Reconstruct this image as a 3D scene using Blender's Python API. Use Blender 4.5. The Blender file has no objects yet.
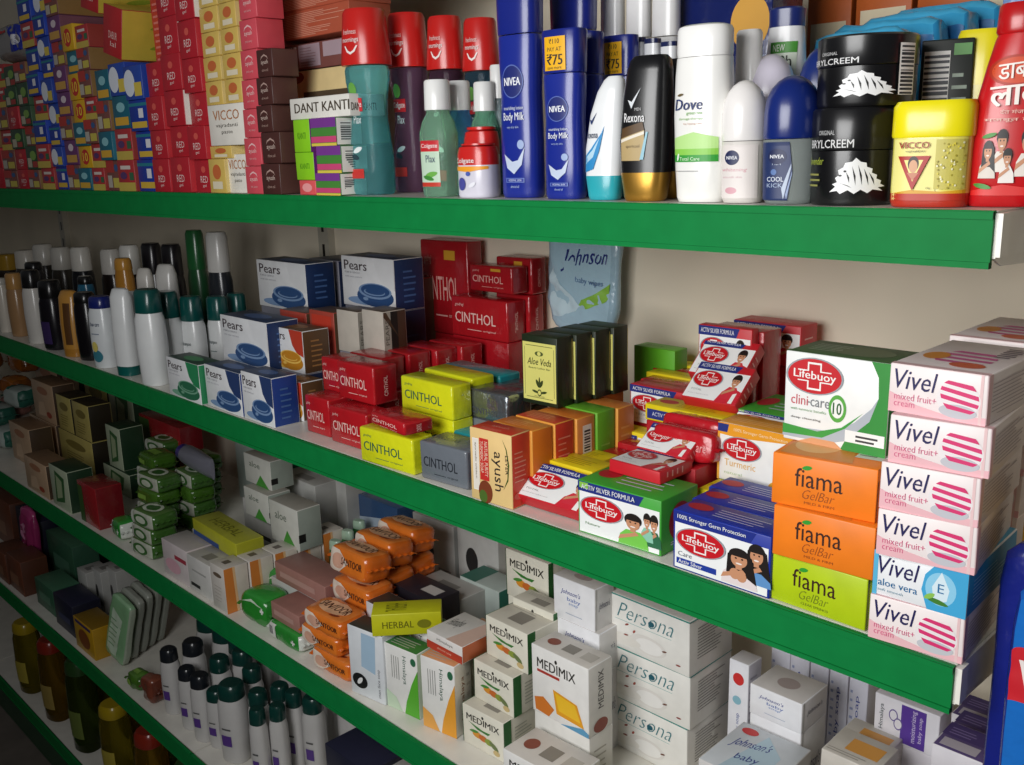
import bpy, bmesh, math, random
from mathutils import Vector, Matrix, noise

# ------------------------------------------------------------------ camera, world, lights, exposure
SC = bpy.context.scene
COL = SC.collection
CR = ((0.70049186, 0.71315153, -0.02694523),      # camera right
      (0.1479139, -0.18201759, -0.97210651),      # camera down
      (-0.69816376, 0.67696712, -0.23298687))     # camera forward
CC = (0.248097, -0.714892, 0.048882)
FPX, CX, CY = 963.465, 512.0, 382.5
cam_d = bpy.data.cameras.new('camera'); cam = bpy.data.objects.new('camera', cam_d); COL.objects.link(cam)
cam_d.sensor_width = 36.0; cam_d.lens = FPX / 1024 * 36.0; cam_d.clip_start = 0.02
cam.matrix_world = Matrix(((CR[0][0], -CR[1][0], -CR[2][0], CC[0]), (CR[0][1], -CR[1][1], -CR[2][1], CC[1]),
                           (CR[0][2], -CR[1][2], -CR[2][2], CC[2]), (0, 0, 0, 1)))
SC.camera = cam
SC.view_settings.view_transform = 'Standard'; SC.view_settings.look = 'None'
SC.view_settings.gamma = 1.0; SC.view_settings.use_curve_mapping = False
SC.view_settings.exposure = 0.22
W = bpy.data.worlds.new('shop_air'); SC.world = W; W.use_nodes = True
W.node_tree.nodes['Background'].inputs[0].default_value = (0.95, 0.97, 1.0, 1)
W.node_tree.nodes['Background'].inputs[1].default_value = 0.05

def area(name, loc, target, sx, sy, power, col):
    d = bpy.data.lights.new(name, 'AREA'); d.shape = 'RECTANGLE'; d.size = sx; d.size_y = sy
    d.energy = power; d.color = col
    o = bpy.data.objects.new(name, d); COL.objects.link(o); o.location = loc
    o.rotation_euler = (Vector(target) - Vector(loc)).to_track_quat('-Z', 'Y').to_euler()
    return o
area('shop_doorway_daylight', (-0.22, -1.12, 0.14), (-0.15, 0.1, -0.28), 0.8, 0.7, 15.0, (0.985, 0.985, 0.98))

# ------------------------------------------------------------------ geometry of the view: pixel <-> place
ZA, ZB, ZC, ZD, ZE = 0.0, -0.35, -0.735, -1.106, -1.468
LIP = 0.0405; BACK = 0.40
def cam_lin(i, p): return sum(CR[i][k] * (p[k] - CC[k]) for k in range(3))
def atz(u, v, z):
    a, b = (u - CX) / FPX, (v - CY) / FPX
    d = [CR[0][k] * a + CR[1][k] * b + CR[2][k] for k in range(3)]
    t = (z - CC[2]) / d[2]
    return CC[0] + d[0] * t, CC[1] + d[1] * t
def atx(u, y, z):            # X whose picture column is u at depth y, height z
    k = (u - CX) / FPX
    a0, a2 = cam_lin(0, (0, y, z)), cam_lin(2, (0, y, z))
    return (k * a2 - a0) / (CR[0][0] - k * CR[2][0])
def ath(x, y, v):            # height of picture row v over the spot x, y
    k = (v - CY) / FPX
    a1, a2 = cam_lin(1, (x, y, 0)), cam_lin(2, (x, y, 0))
    return (k * a2 - a1) / (CR[1][2] - k * CR[2][2])
def depth(x, y, z): return cam_lin(2, (x, y, z))

# ------------------------------------------------------------------ materials
MATS = {}
def lin(h):
    h = h.lstrip('#'); r = []
    for i in (0, 2, 4):
        c = int(h[i:i + 2], 16) / 255
        r.append(c / 12.92 if c <= 0.04045 else ((c + 0.055) / 1.055) ** 2.4)
    return r
def M(spec):
    """'hex' or 'hex:finish'; finishes: c card (default), g gloss wrap, m metal paint, f foil, t clear liquid, k clear shell, i ink"""
    if spec in MATS: return MATS[spec]
    h, _, fin = spec.partition(':'); fin = fin or 'c'
    m = bpy.data.materials.new('%s_%s' % ({'c': 'card', 'g': 'wrap', 'm': 'paint', 'f': 'foil', 't': 'liquid', 'k': 'clear_plastic', 'i': 'ink', 'p': 'plastic', 'w': 'wall', 'd': 'floor', 's': 'satin_metal', 'e': 'enamel'}[fin], h))
    m.use_nodes = True; nt = m.node_tree; b = nt.nodes['Principled BSDF']
    col = lin(h)
    tc = nt.nodes.new('ShaderNodeTexCoord'); nz = nt.nodes.new('ShaderNodeTexNoise')
    nt.links.new(tc.outputs['Object'], nz.inputs['Vector'])
    mx = nt.nodes.new('ShaderNodeMix'); mx.data_type = 'RGBA'
    k = {'c': 0.88, 'w': 0.86, 'd': 0.6, 'm': 0.86, 'e': .86}.get(fin, 0.94)
    mx.inputs[6].default_value = [c * k for c in col] + [1]; mx.inputs[7].default_value = [min(1, c * (2 - k)) for c in col] + [1]
    nz.inputs['Scale'].default_value = {'c': 45, 'g': 30, 'w': 7, 'd': 12, 'm': 26}.get(fin, 40)
    nt.links.new(nz.outputs['Fac'], mx.inputs[0]); nt.links.new(mx.outputs[2], b.inputs['Base Color'])
    b.inputs['Roughness'].default_value = {'c': .42, 'g': .22, 'm': .34, 'f': .25, 't': .08, 'k': .05, 'i': .45, 'p': .28, 'w': .75, 'd': .6, 's': .3, 'e': .52}[fin]
    if fin in 'gf':
        bp = nt.nodes.new('ShaderNodeBump'); n2 = nt.nodes.new('ShaderNodeTexNoise')
        nt.links.new(tc.outputs['Object'], n2.inputs['Vector'])
        n2.inputs['Scale'].default_value = 70; bp.inputs['Strength'].default_value = .35 if fin == 'g' else .6
        bp.inputs['Distance'].default_value = .004
        nt.links.new(n2.outputs['Fac'], bp.inputs['Height']); nt.links.new(bp.outputs[0], b.inputs['Normal'])
    if fin == 'e': b.inputs['Specular IOR Level'].default_value = .12
    if fin in 'fs': b.inputs['Metallic'].default_value = .85 if fin == 'f' else .7
    if fin == 't': b.inputs['Transmission Weight'].default_value = .78; b.inputs['IOR'].default_value = 1.16
    if fin == 'k': b.inputs['Transmission Weight'].default_value = .6; b.inputs['IOR'].default_value = 1.1
    if fin in 'pg': b.inputs['Coat Weight'].default_value = .3; b.inputs['Coat Roughness'].default_value = .15
    MATS[spec] = m
    return m

# ------------------------------------------------------------------ mesh helpers
def mesh_obj(name, verts, faces, fm, mats, parent=None, smooth=None):
    me = bpy.data.meshes.new(name); me.from_pydata(verts, [], faces)
    for s in mats: me.materials.append(M(s))
    if fm: me.polygons.foreach_set('material_index', fm)
    if smooth is not None:
        me.polygons.foreach_set('use_smooth', [True] * len(faces)); me.set_sharp_from_angle(angle=math.radians(smooth))
    me.update()
    return link(name, me, parent)
def link(name, me, parent=None):
    o = bpy.data.objects.new(name, me); COL.objects.link(o)
    if parent is not None: o.parent = parent
    return o
def tag(o, label, cat, group=None):
    o['label'] = label; o['category'] = cat
    if group: o['group'] = group
    return o
def thing(name, label, cat, loc, rz=0.0, group=None, rot=None):
    o = bpy.data.objects.new(name, None); COL.objects.link(o); o.empty_display_size = .02
    o.location = loc; o.rotation_euler = rot if rot else (0, 0, rz)
    return tag(o, label, cat, group)
def copy_tree(o, parent=None):
    c = o.copy(); COL.objects.link(c); c.parent = parent
    for ch in o.children: copy_tree(ch, c)
    return c
def relabel(o, label, group=None):
    o['label'] = label
    if group: o['group'] = group
    return o

BOXC = {}
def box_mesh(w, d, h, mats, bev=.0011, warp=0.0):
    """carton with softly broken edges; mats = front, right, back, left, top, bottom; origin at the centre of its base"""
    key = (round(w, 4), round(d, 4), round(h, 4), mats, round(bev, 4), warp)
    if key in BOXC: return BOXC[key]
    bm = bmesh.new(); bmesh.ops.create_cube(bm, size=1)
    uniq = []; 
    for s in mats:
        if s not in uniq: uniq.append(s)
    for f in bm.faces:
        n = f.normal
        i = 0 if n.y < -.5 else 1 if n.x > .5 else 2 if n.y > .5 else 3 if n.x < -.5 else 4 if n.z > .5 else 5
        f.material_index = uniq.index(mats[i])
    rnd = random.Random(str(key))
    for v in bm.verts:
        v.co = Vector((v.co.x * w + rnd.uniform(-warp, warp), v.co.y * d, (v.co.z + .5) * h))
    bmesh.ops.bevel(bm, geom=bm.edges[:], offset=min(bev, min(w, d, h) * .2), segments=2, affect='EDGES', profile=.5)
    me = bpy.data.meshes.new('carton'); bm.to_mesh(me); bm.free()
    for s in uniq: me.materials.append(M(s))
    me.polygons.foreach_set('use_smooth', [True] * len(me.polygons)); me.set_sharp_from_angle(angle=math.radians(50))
    BOXC[key] = me
    return me

TXT = {}
def text2d(s, bold=0.0, shear=0.0):
    key = (s, bold, shear)
    if key in TXT: return TXT[key]
    cu = bpy.data.curves.new('t', 'FONT'); cu.body = s; cu.resolution_u = 2; cu.shear = shear; cu.offset = min(bold, 0)
    o = bpy.data.objects.new('t', cu); COL.objects.link(o)
    me = bpy.data.meshes.new_from_object(o.evaluated_get(bpy.context.evaluated_depsgraph_get()))
    vs = [(v.co.x, v.co.y) for v in me.vertices]; fs = [tuple(p.vertices) for p in me.polygons]
    bpy.data.objects.remove(o); bpy.data.curves.remove(cu); bpy.data.meshes.remove(me)
    x0 = min(v[0] for v in vs); x1 = max(v[0] for v in vs); y0 = min(v[1] for v in vs); y1 = max(v[1] for v in vs)
    vs = [((x - x0) / (x1 - x0), (y - y0) / (y1 - y0)) for x, y in vs]
    TXT[key] = (vs, fs)
    return TXT[key]

def tess(pts):
    from mathutils.geometry import tessellate_polygon
    return [tuple(t) for t in tessellate_polygon([[Vector((x, y, 0)) for x, y in pts]])]

# print elements, all in fractions of the face: r rectangle, e ellipse, p polygon, t lettering fitted into a box, n starts a new part
def elem(e):
    k = e[0]
    if k == 'r':
        u0, v0, u1, v1, c = e[1:6]; return [(u0, v0), (u1, v0), (u1, v1), (u0, v1)], [(0, 1, 2, 3)], c
    if k == 'e':
        u, v, ru, rv, c = e[1:6]; a0 = e[6] if len(e) > 6 else 0; n = 28
        pts = []
        for i in range(n):
            a = 2 * math.pi * i / n; x, y = math.cos(a), math.sin(a)
            pts.append((u + ru * (x * math.cos(a0) - y * math.sin(a0)), v + rv * (x * math.sin(a0) + y * math.cos(a0))))
        return pts + [(u, v)], [(i, (i + 1) % n, n) for i in range(n)], c
    if k == 'p':
        return list(e[1]), tess(e[1]), e[2]
    if k == 't':
        s, u0, v0, u1, v1, c = e[1:7]; o = e[7] if len(e) > 7 else {}
        vs, fs = text2d(s, o.get('b', 0.0), o.get('s', 0.0))
        if o.get('rot') == 1: vs = [(y, 1 - x) for x, y in vs]            # reads downwards
        if o.get('rot') == -1: vs = [(1 - y, x) for x, y in vs]           # reads upwards
        sl = o.get('sl', 0.0)
        return [(u0 + x * (u1 - u0), v0 + y * (v1 - v0) + sl * (x - .5)) for x, y in vs], fs, c
def subdivide(vs, fs, lim, sx, sy):
    bm = bmesh.new(); bv = [bm.verts.new((x * sx, y * sy, 0)) for x, y in vs]
    for f in fs:
        try: bm.faces.new([bv[i] for i in f])
        except ValueError: pass
    bmesh.ops.triangulate(bm, faces=bm.faces[:]); lim *= .55
    for _ in range(6):
        es = [e for e in bm.edges if e.calc_length() > lim]
        if not es: break
        bmesh.ops.subdivide_edges(bm, edges=es, cuts=1)
        bmesh.ops.triangulate(bm, faces=bm.faces[:])
    bm.verts.index_update()
    r = [(v.co.x / sx, v.co.y / sy) for v in bm.verts], [tuple(x.index for x in f.verts) for f in bm.faces]
    bm.free(); return r
PRN = {}
def prints(parent, elems, place, key, sub=None, eps=.00022):
    """turn print elements into child meshes of parent; place(u, v, lift) gives the point; key caches the meshes"""
    if key is not None and key in PRN:
        for nm, me in PRN[key]: link(nm, me, parent)
        return
    parts = []; cur = None; lay = 0; todo = []
    for e in elems:      # heavy lettering: the strokes twice, a hair apart sideways and in height
        if e[0] == 't' and len(e) > 7 and e[7].get('b', 0) > 0:
            o = {**e[7], 'b': 0}; k = abs(e[4] - e[2]) / len(e[1]) * min(e[7]['b'], .03) * 3
            if not o.get('rot'): todo += [('t', e[1], e[2], e[3], e[4] - k, e[5], e[6], o), ('t', e[1], e[2] + k, e[3], e[4], e[5], e[6], o)]
            else: todo.append(e[:7] + (o,))
        else: todo.append(e)
    for e in todo:
        if e[0] == 'n': cur = [e[1], [], [], [], []]; parts.append(cur); continue
        nm = 'lettering' if e[0] == 't' else 'panel_print'
        if cur is None or (cur[0] in ('lettering', 'panel_print') and cur[0] != nm):
            cur = next((p for p in parts if p[0] == nm), None)
            if cur is None: cur = [nm, [], [], [], []]; parts.append(cur)
        vs, fs, c = elem(e); lay += 1
        if sub and not (e[0] == 't' and sub[0] < .006 and False): vs, fs = subdivide(vs, fs, *sub)
        b = len(cur[1]); lift = eps * (1 + lay * .14)
        cur[1].extend(place(u, v, lift) for u, v in vs)
        cur[2].extend(tuple(b + i for i in f) for f in fs)
        if c not in cur[4]: cur[4].append(c)
        cur[3].extend([cur[4].index(c)] * len(fs))
    out = []
    for nm, vs, fs, fm, ms in parts:
        if not fs: continue
        o = mesh_obj(nm, vs, fs, fm, ms, parent); out.append((nm, o.data))
    if key is not None: PRN[key] = out

def face_place(face, w, d, h):
    if face == 'F': return lambda u, v, l: ((u - .5) * w, -d / 2 - l, v * h)
    if face == 'R': return lambda u, v, l: (w / 2 + l, (u - .5) * d, v * h)
    if face == 'T': return lambda u, v, l: ((u - .5) * w, (v - .5) * d, h + l)
    if face == 'L': return lambda u, v, l: (-w / 2 - l, (.5 - u) * d, v * h)
KIND = {}
def carton(name, label, cat, kind, loc, w, d, h, rz=0.0, group=None, rot=None, faces='FRT', bev=.0011):
    k = KIND[kind]
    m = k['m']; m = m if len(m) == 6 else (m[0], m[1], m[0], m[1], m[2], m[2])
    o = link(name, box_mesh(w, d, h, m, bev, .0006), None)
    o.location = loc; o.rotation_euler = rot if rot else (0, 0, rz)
    tag(o, label, cat, group)
    for f in faces:
        if k.get(f): prints(o, k[f], face_place(f, w, d, h), (kind, f, round(w, 4), round(d, 4), round(h, 4)))
    return o
def spot(bl, br, z, ty=None):
    """front bottom corners seen at two pixels on the level z -> left corner, width, turn, height"""
    a = atz(*bl, z); b = atz(*br, z)
    w = math.hypot(b[0] - a[0], b[1] - a[1]); rz = math.atan2(b[1] - a[1], b[0] - a[0])
    h = None if ty is None else ath(a[0], a[1], ty) - z
    return a, w, rz, h
LOG = []
def seen(name, label, cat, kind, bl, br, z, h=None, d=.05, ty=None, group=None, rz=None, w=None, **kw):
    a, w_, r_, h_ = spot(bl, br, z, ty)
    if rz is None: rz = max(-.2, min(.2, r_))
    w = w or w_; h = h or h_
    LOG.append((kind, label[:30], 'xy %.3f %.3f w %.3f h %.3f rz %.1f' % (a[0], a[1], w, h, math.degrees(r_))))
    c, s = math.cos(rz), math.sin(rz)
    return carton(name, label, cat, kind, (a[0] + c * w / 2 - s * d / 2, a[1] + s * w / 2 + c * d / 2, z), w, d, h, rz, group, **kw)
def setbox(name, label, cat, kind, x0, x1, y, z, h, d, group=None, rz=0.0, **kw):
    """x0, x1: picture columns of the front bottom corners at depth y"""
    X0, X1 = atx(x0, y, z), atx(x1, y, z)
    return carton(name, label, cat, kind, ((X0 + X1) / 2, y + d / 2, z), X1 - X0, d, h, rz, group, **kw)

def pbox(name, label, cat, kind, x0, x1, yt, yb, y, d, shelf, group=None, under=None, **kw):
    """x0, x1, yt, yb: picture frame of the front face standing at depth y; under: (kind, label) of the carton that carries it"""
    z = shelf + .05
    for _ in range(4):
        X0, X1 = atx(x0, y, z), atx(x1, y, z); z = max(shelf, ath(X0, y, yb))
    h = ath(X0, y, yt) - z
    LOG.append((kind, label[:40], 'X %.3f..%.3f w %.3f z+%.3f h %.3f' % (X0, X1, X1 - X0, z - shelf, h)))
    if under and z - shelf > .006:
        carton(name, under[1], cat, under[0], ((X0 + X1) / 2, y + d / 2 + .0015, shelf), (X1 - X0) * .98, d, z - shelf - .0006)
    return carton(name, label, cat, kind, ((X0 + X1) / 2, y + d / 2, z), X1 - X0, d, h, kw.pop('rz', 0.0), group, **kw)

def ring(rx, ry, n, z, seg, cx=0, cy=0):
    r = []
    for i in range(seg):
        a = 2 * math.pi * i / seg; c, s = math.cos(a), math.sin(a)
        r.append((cx + rx * math.copysign(abs(c) ** (2 / n), c), cy + ry * math.copysign(abs(s) ** (2 / n), s), z))
    return r
LOFT = {}
def loft(name, secs, mats, parent, seg=44, sharp=40, cap0=True, cap1=True):
    """secs: (z, rx, ry, exponent, material index[, cx, cy]) bottom to top; the index is for the band above that ring"""
    key = (name, tuple(secs), tuple(mats), seg)
    if key in LOFT: return link(name, LOFT[key], parent)
    vs, fs, fm = [], [], []
    for s in secs: vs += ring(s[1], s[2], s[3], s[0], seg, *(s[5:7] if len(s) > 5 else ()))
    for j in range(len(secs) - 1):
        for i in range(seg):
            a, b = j * seg + i, j * seg + (i + 1) % seg
            fs.append((a, b, b + seg, a + seg)); fm.append(secs[j][4])
    if cap0: fs.append(tuple(range(seg - 1, -1, -1))); fm.append(secs[0][4])
    if cap1: n = (len(secs) - 1) * seg; fs.append(tuple(range(n, n + seg))); fm.append(secs[-1][4])
    o = mesh_obj(name, vs, fs, fm, mats, parent, sharp); LOFT[key] = o.data
    return o
def lab(secs, z0, z1, wid):
    """place prints on the front of a lofted body: u over wid, v over z0..z1"""
    def pl(u, v, l):
        z = z0 + v * (z1 - z0); x = (u - .5) * wid
        for a, b in zip(secs, secs[1:]):
            if a[0] <= z <= b[0]: break
        t = 0 if b[0] == a[0] else min(1, max(0, (z - a[0]) / (b[0] - a[0])))
        rx, ry, n = (a[i] + (b[i] - a[i]) * t for i in (1, 2, 3))
        cx = (a[5] + (b[5] - a[5]) * t) if len(a) > 5 else 0
        q = min(.97, abs(x - cx) / rx)
        return (x, -ry * (1 - q ** n) ** (1 / n) - l - .0008, z)
    return pl
def labround(r, z0, z1):
    """prints around a round body: u is an arc fraction of half the girth, centred on the front"""
    def pl(u, v, l):
        a = (u - .5) * math.pi; rr = r + l + .0007
        return (rr * math.sin(a), -rr * math.cos(a), z0 + v * (z1 - z0))
    return pl
SOFT = {}
def soft_pt(c, w, d, h, seed, n=7, amp=.0014):
    s = (abs(c[0]) ** n + abs(c[1]) ** n + abs(c[2]) ** n) ** (-1 / n)
    p = Vector((c[0] * s * w / 2, c[1] * s * d / 2, c[2] * s * h / 2))
    q = noise.noise(p * 60 + Vector((seed * 7.3, 0, 0))) * amp
    return Vector((p.x * (1 + q / w * 2), p.y * (1 + q / d * 2), p.z * (1 + q / h * 2) + h / 2))
def soft_mesh(w, d, h, seed, mats, n=7, amp=.0014, res=8):
    key = (round(w, 3), round(d, 3), round(h, 3), seed, mats, n, amp)
    if key in SOFT: return SOFT[key]
    bm = bmesh.new(); bmesh.ops.create_cube(bm, size=2)
    bmesh.ops.subdivide_edges(bm, edges=bm.edges[:], cuts=res - 1, use_grid_fill=True)
    uniq = list(dict.fromkeys(mats))
    for f in bm.faces:
        c = f.calc_center_median(); i = max(range(3), key=lambda k: abs(c[k]))
        j = {0: 1 if c.x > 0 else 3, 1: 0 if c.y < 0 else 2, 2: 4 if c.z > 0 else 5}[i]
        f.material_index = uniq.index(mats[j]); f.smooth = True
    for v in bm.verts: v.co = soft_pt(v.co, w, d, h, seed, n, amp)
    me = bpy.data.meshes.new('pack'); bm.to_mesh(me); bm.free()
    for s in uniq: me.materials.append(M(s))
    SOFT[key] = me
    return me
def softpack(name, label, cat, kind, loc, w, d, h, rz=0.0, group=None, rot=None, seed=1, n=7, amp=.0014, fins=True, faces='FRT'):
    k = KIND[kind]; m = k['m']; m = m if len(m) == 6 else (m[0], m[1], m[0], m[1], m[2], m[2])
    o = link(name, soft_mesh(w, d, h, seed, m, n, amp), None); o.location = loc; o.rotation_euler = rot if rot else (0, 0, rz)
    tag(o, label, cat, group)
    def pl(face):
        def f(u, v, l):
            a, b = u * 2 - 1, v * 2 - 1
            c = {'F': (a, -1, b), 'R': (1, a, b), 'T': (a, b, 1)}[face]
            return soft_pt(c, w, d, h, seed, n, amp) + Vector({'F': (0, -1, 0), 'R': (1, 0, 0), 'T': (0, 0, 1)}[face]) * (l + .0005)
        return f
    for f in faces:
        if k.get(f): prints(o, k[f], pl(f), (kind, f, 's', round(w, 3), round(d, 3), round(h, 3), seed), sub=(.006, {'F': w, 'R': d, 'T': w}[f], {'F': h, 'R': h, 'T': d}[f]))
    if fins:          # crimped end seals
        for sg in (-1, 1):
            vs, fs = [], []
            N = 9
            for i in range(N):
                y = (i / (N - 1) - .5) * d * .86; zz = h * .5 + (.0012 if i % 2 else -.0012)
                vs += [(sg * w * .485, y, zz + .0006), (sg * (w / 2 + .006), y * 1.04, zz + .0006), (sg * w * .485, y, zz - .0006), (sg * (w / 2 + .006), y * 1.04, zz - .0006)]
            for i in range(N - 1):
                a = i * 4; fs += [(a, a + 1, a + 5, a + 4), (a + 2, a + 6, a + 7, a + 3), (a + 1, a + 3, a + 7, a + 5)]
            mesh_obj('end_seal', vs, fs, None, [m[1]], o)
    return o
NTH = ['first', 'second', 'third', 'fourth', 'fifth', 'sixth', 'seventh', 'eighth', 'ninth', 'tenth', 'eleventh', 'twelfth', 'thirteenth', 'fourteenth', 'fifteenth']

# ------------------------------------------------------------------ the setting
XL, XR, BAY = -4.32, 0.0, 1.44
def struct(name, verts, faces, mat, parent=None, smooth=None):
    o = mesh_obj(name, verts, faces, None, [mat], parent, smooth)
    if parent is None: o['kind'] = 'structure'
    return o
def bx(x0, x1, y0, y1, z0, z1):
    v = [(x, y, z) for z in (z0, z1) for y in (y0, y1) for x in (x0, x1)]
    return v, [(0, 2, 3, 1), (4, 5, 7, 6), (0, 1, 5, 4), (2, 6, 7, 3), (0, 4, 6, 2), (1, 3, 7, 5)]
def joined(boxes):
    V, Fc = [], []
    for b in boxes:
        v, f = bx(*b); n = len(V); V += v; Fc += [tuple(i + n for i in q) for q in f]
    return V, Fc
struct('floor', *bx(-7, 2.6, -3.2, 1.2, -1.70, -1.62), '6E655D:d')
struct('wall_back', *bx(-7, 2.6, BACK + .012, BACK + .05, -1.62, 1.6), 'E8DDC8:w')
struct('wall_front', *bx(-7, 2.6, -2.3, -2.2, -1.62, 0.25), '5A5048:w')  # unseen slab for the rack opposite, added to block low ambient light
GREEN = '0F7A3C:e'
def shelf_bay(z, x0, x1, label, front=0.0, back=BACK, plate=True):
    t = thing('gondola_shelf', label, 'shelf', ((x0 + x1) / 2, front, z - LIP), group='green fronted metal shelves of the display rack')
    hw = (x1 - x0) / 2 - .0015
    def part(nm, boxes, mat): return mesh_obj(nm, *joined(boxes), None, [mat], t)
    part('shelf_board', [(-hw, hw, .004, back - front - .004, LIP - .003, LIP - .0005)], 'E6E2D8:m')
    part('shelf_lip', [(-hw, hw, -.003, .001, 0, LIP)], GREEN)
    part('lip_bead', [(-hw, hw, -.005, -.001, LIP - .006, LIP - .0008)], GREEN)
    part('lip_bead', [(-hw, hw, -.005, -.001, 0, .0045)], GREEN)
    for sg in (-1, 1):
        xb = sg * (hw - .0012)
        v = [(x, y, zz) for x in (xb - .001, xb + .001) for (y, zz) in ((.006, .006), (.02, .0), (back - front - .006, -.02), (back - front - .006, LIP - .003), (.006, LIP - .003))]
        f = [(4, 3, 2, 1, 0), (5, 6, 7, 8, 9)] + [(i, (i + 1) % 5, 5 + (i + 1) % 5, 5 + i) for i in range(5)]
        mesh_obj('bracket', v, [q[::-1] for q in f], None, ['EDE9E0:m'], t)
    if plate:           # the white folded end plate with its slot, as seen on the near end
        p = mesh_obj('end_plate', *joined([(hw, hw + .0022, .0005, .14, .007, LIP - .002), (hw + .0022, hw + .0052, .0005, .0140, .008, LIP - .002)]), None, ['EDE9E0:m'], t)
        mesh_obj('slot', *joined([(hw + .002, hw + .0026, .0170, .0192, .012, LIP - .010)]), None, ['5A544C:m'], p)
    return t
LEVELS = [('top', ZA), ('second', ZB), ('third', ZC), ('fourth', ZD), ('lowest', ZE)]
for nm, z in LEVELS:
    for b in range(3):
        x1 = XR - b * BAY
        if b == 2 and z < ZC: pass
        shelf_bay(z, x1 - BAY, x1, '%s green fronted metal shelf, %s' % (nm, ('nearest bay with the open white end', 'middle bay left of the joint', 'farthest bay at the left')[b]), plate=(b == 0))
shelf_bay(.325, XR - BAY, XR, 'narrow green shelf above the mouthwash bottles, mostly out of view', front=.25, plate=False)
for b in range(4):
    x = XR - b * BAY if b else XR - .004
    p = struct('trim_%d' % (b + 1), *bx(x - .018, x + .018, BACK - .004, BACK + .012, -1.62, 1.2), 'B9B3A4:m')
    sl = []
    for i in range(46): sl.append((x - .004, x + .004, BACK - .0046, BACK - .0035, -1.5 + i * .05, -1.475 + i * .05))
    mesh_obj('slot_column', *joined(sl), None, ['211F1C:m'], p)
struct('baseboard_front', *bx(XL, XR, .012, .03, -1.62, ZE - .05), '1D4B2F:m')

# ------------------------------------------------------------------ printed artwork
WH, INK, NAVY = 'F4F2EE:i', '2A2426:i', '1E1A55:i'
def plus(u, v, a, b, t, c):
    tu, tv = a * t, b * t
    return ('p', [(u - tu, v - b), (u + tu, v - b), (u + tu, v - tv), (u + a, v - tv), (u + a, v + tv), (u + tu, v + tv), (u + tu, v + b), (u - tu, v + b), (u - tu, v + tv), (u - a, v + tv), (u - a, v - tv), (u - tu, v - tv)], c)
def lifebuoy(u, v, ru, rv, sl=0.0):
    return [('n', 'logo'), ('e', u, v, ru * 1.07, rv * 1.07, '9AA0A6:i'), ('e', u, v, ru, rv, 'C8101E:i'),
            plus(u, v, ru * .62, rv * .80, .42, WH), plus(u, v, ru * .54, rv * .69, .38, 'C8101E:i'),
            ('r', u - ru * .80, v - rv * .27, u + ru * .80, v + rv * .27, 'C8101E:i'),
            ('t', 'Lifebuoy', u - ru * .78, v - rv * .33, u + ru * .80, v + rv * .30, WH, {'b': .02, 'sl': sl})]
def figure(u, v, s, asp, shirt, hair='1C1412:i', skin='C98F6C:i', long=False):
    """a printed picture of a person, s tall; asp = face height / width"""
    a = s * asp
    r = [('n', 'figure_print'), ('p', [(u - .34 * a, v), (u - .30 * a, v + .30 * s), (u - .16 * a, v + .48 * s), (u + .16 * a, v + .48 * s), (u + .32 * a, v + .28 * s), (u + .36 * a, v)], shirt)]
    if long: r.append(('p', [(u - .24 * a, v + .30 * s), (u - .22 * a, v + .8 * s), (u, v + s), (u + .24 * a, v + .82 * s), (u + .34 * a, v + .15 * s), (u + .12 * a, v + .3 * s)], hair))
    r += [('e', u, v + .80 * s, .20 * a, .20 * s, hair), ('e', u, v + .70 * s, .155 * a, .20 * s, skin), ('r', u - .06 * a, v + .44 * s, u + .06 * a, v + .54 * s, skin),
          ('e', u - .06 * a, v + .73 * s, .022 * a, .022 * s, hair), ('e', u + .06 * a, v + .73 * s, .022 * a, .022 * s, hair), ('e', u, v + .60 * s, .06 * a, .022 * s, 'F0E4DC:i'), ('p', [(u - .16 * a, v + .78 * s), (u + .16 * a, v + .78 * s), (u + .1 * a, v + .92 * s), (u - .1 * a, v + .92 * s)], hair),
          ('p', [(u - .34 * a, v + .12 * s), (u - .30 * a, v + .26 * s), (u + .08 * a, v + .46 * s), (u + .14 * a, v + .38 * s)], skin), ('n', 'panel_print')]
    return r
def lines(u0, v0, u1, v1, n, c, k=.45, seed=3):
    rd = random.Random(seed); st = (v1 - v0) / n
    return [('r', u0, v0 + i * st, u0 + (u1 - u0) * rd.uniform(.6, 1), v0 + i * st + st * k, c) for i in range(n)]
def bars(u0, v0, u1, v1, n=12, c=INK, vertical=True, seed=5):
    rd = random.Random(seed); r = [('n', 'barcode'), ('r', u0 - .01, v0 - .01, u1 + .01, v1 + .01, WH)]; st = (u1 - u0 if vertical else v1 - v0) / n
    for i in range(n):
        k = rd.uniform(.25, .75) * st
        r.append(('r', u0 + i * st, v0, u0 + i * st + k, v1, c) if vertical else ('r', u0, v0 + i * st, u1, v0 + i * st + k, c))
    r.append(('n', 'panel_print'))
    return r
def stripes(u, v, ru, rv, n, c, t0=-.8, t1=1.0, sl=-.3):
    r = []; st = (t1 - t0) / n
    for i in range(n):
        a, b = t0 + i * st, t0 + i * st + st * .52
        pts = []
        for t in (a, (a + b) / 2, b): pts.append((math.sqrt(max(0, 1 - t * t)), t))
        p = [(-x, y) for x, y in pts] + [(x, y) for x, y in reversed(pts)]
        r.append(('p', [(u + ru * x, v + rv * (y + sl * x * math.sqrt(max(0, 1 - y * y)) * .6)) for x, y in p], c))
    return r
def leaf(u, v, a, b, c, k=0.0):
    pts = []
    for i in range(12):
        t = i / 12 * 2 * math.pi
        x, y = math.cos(t), math.sin(t) * abs(math.sin(t)) ** .3 * .45
        pts.append((u + a * (x * math.cos(k) - y * math.sin(k)), v + b * (x * math.sin(k) + y * math.cos(k))))
    return ('p', pts, c)

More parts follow.
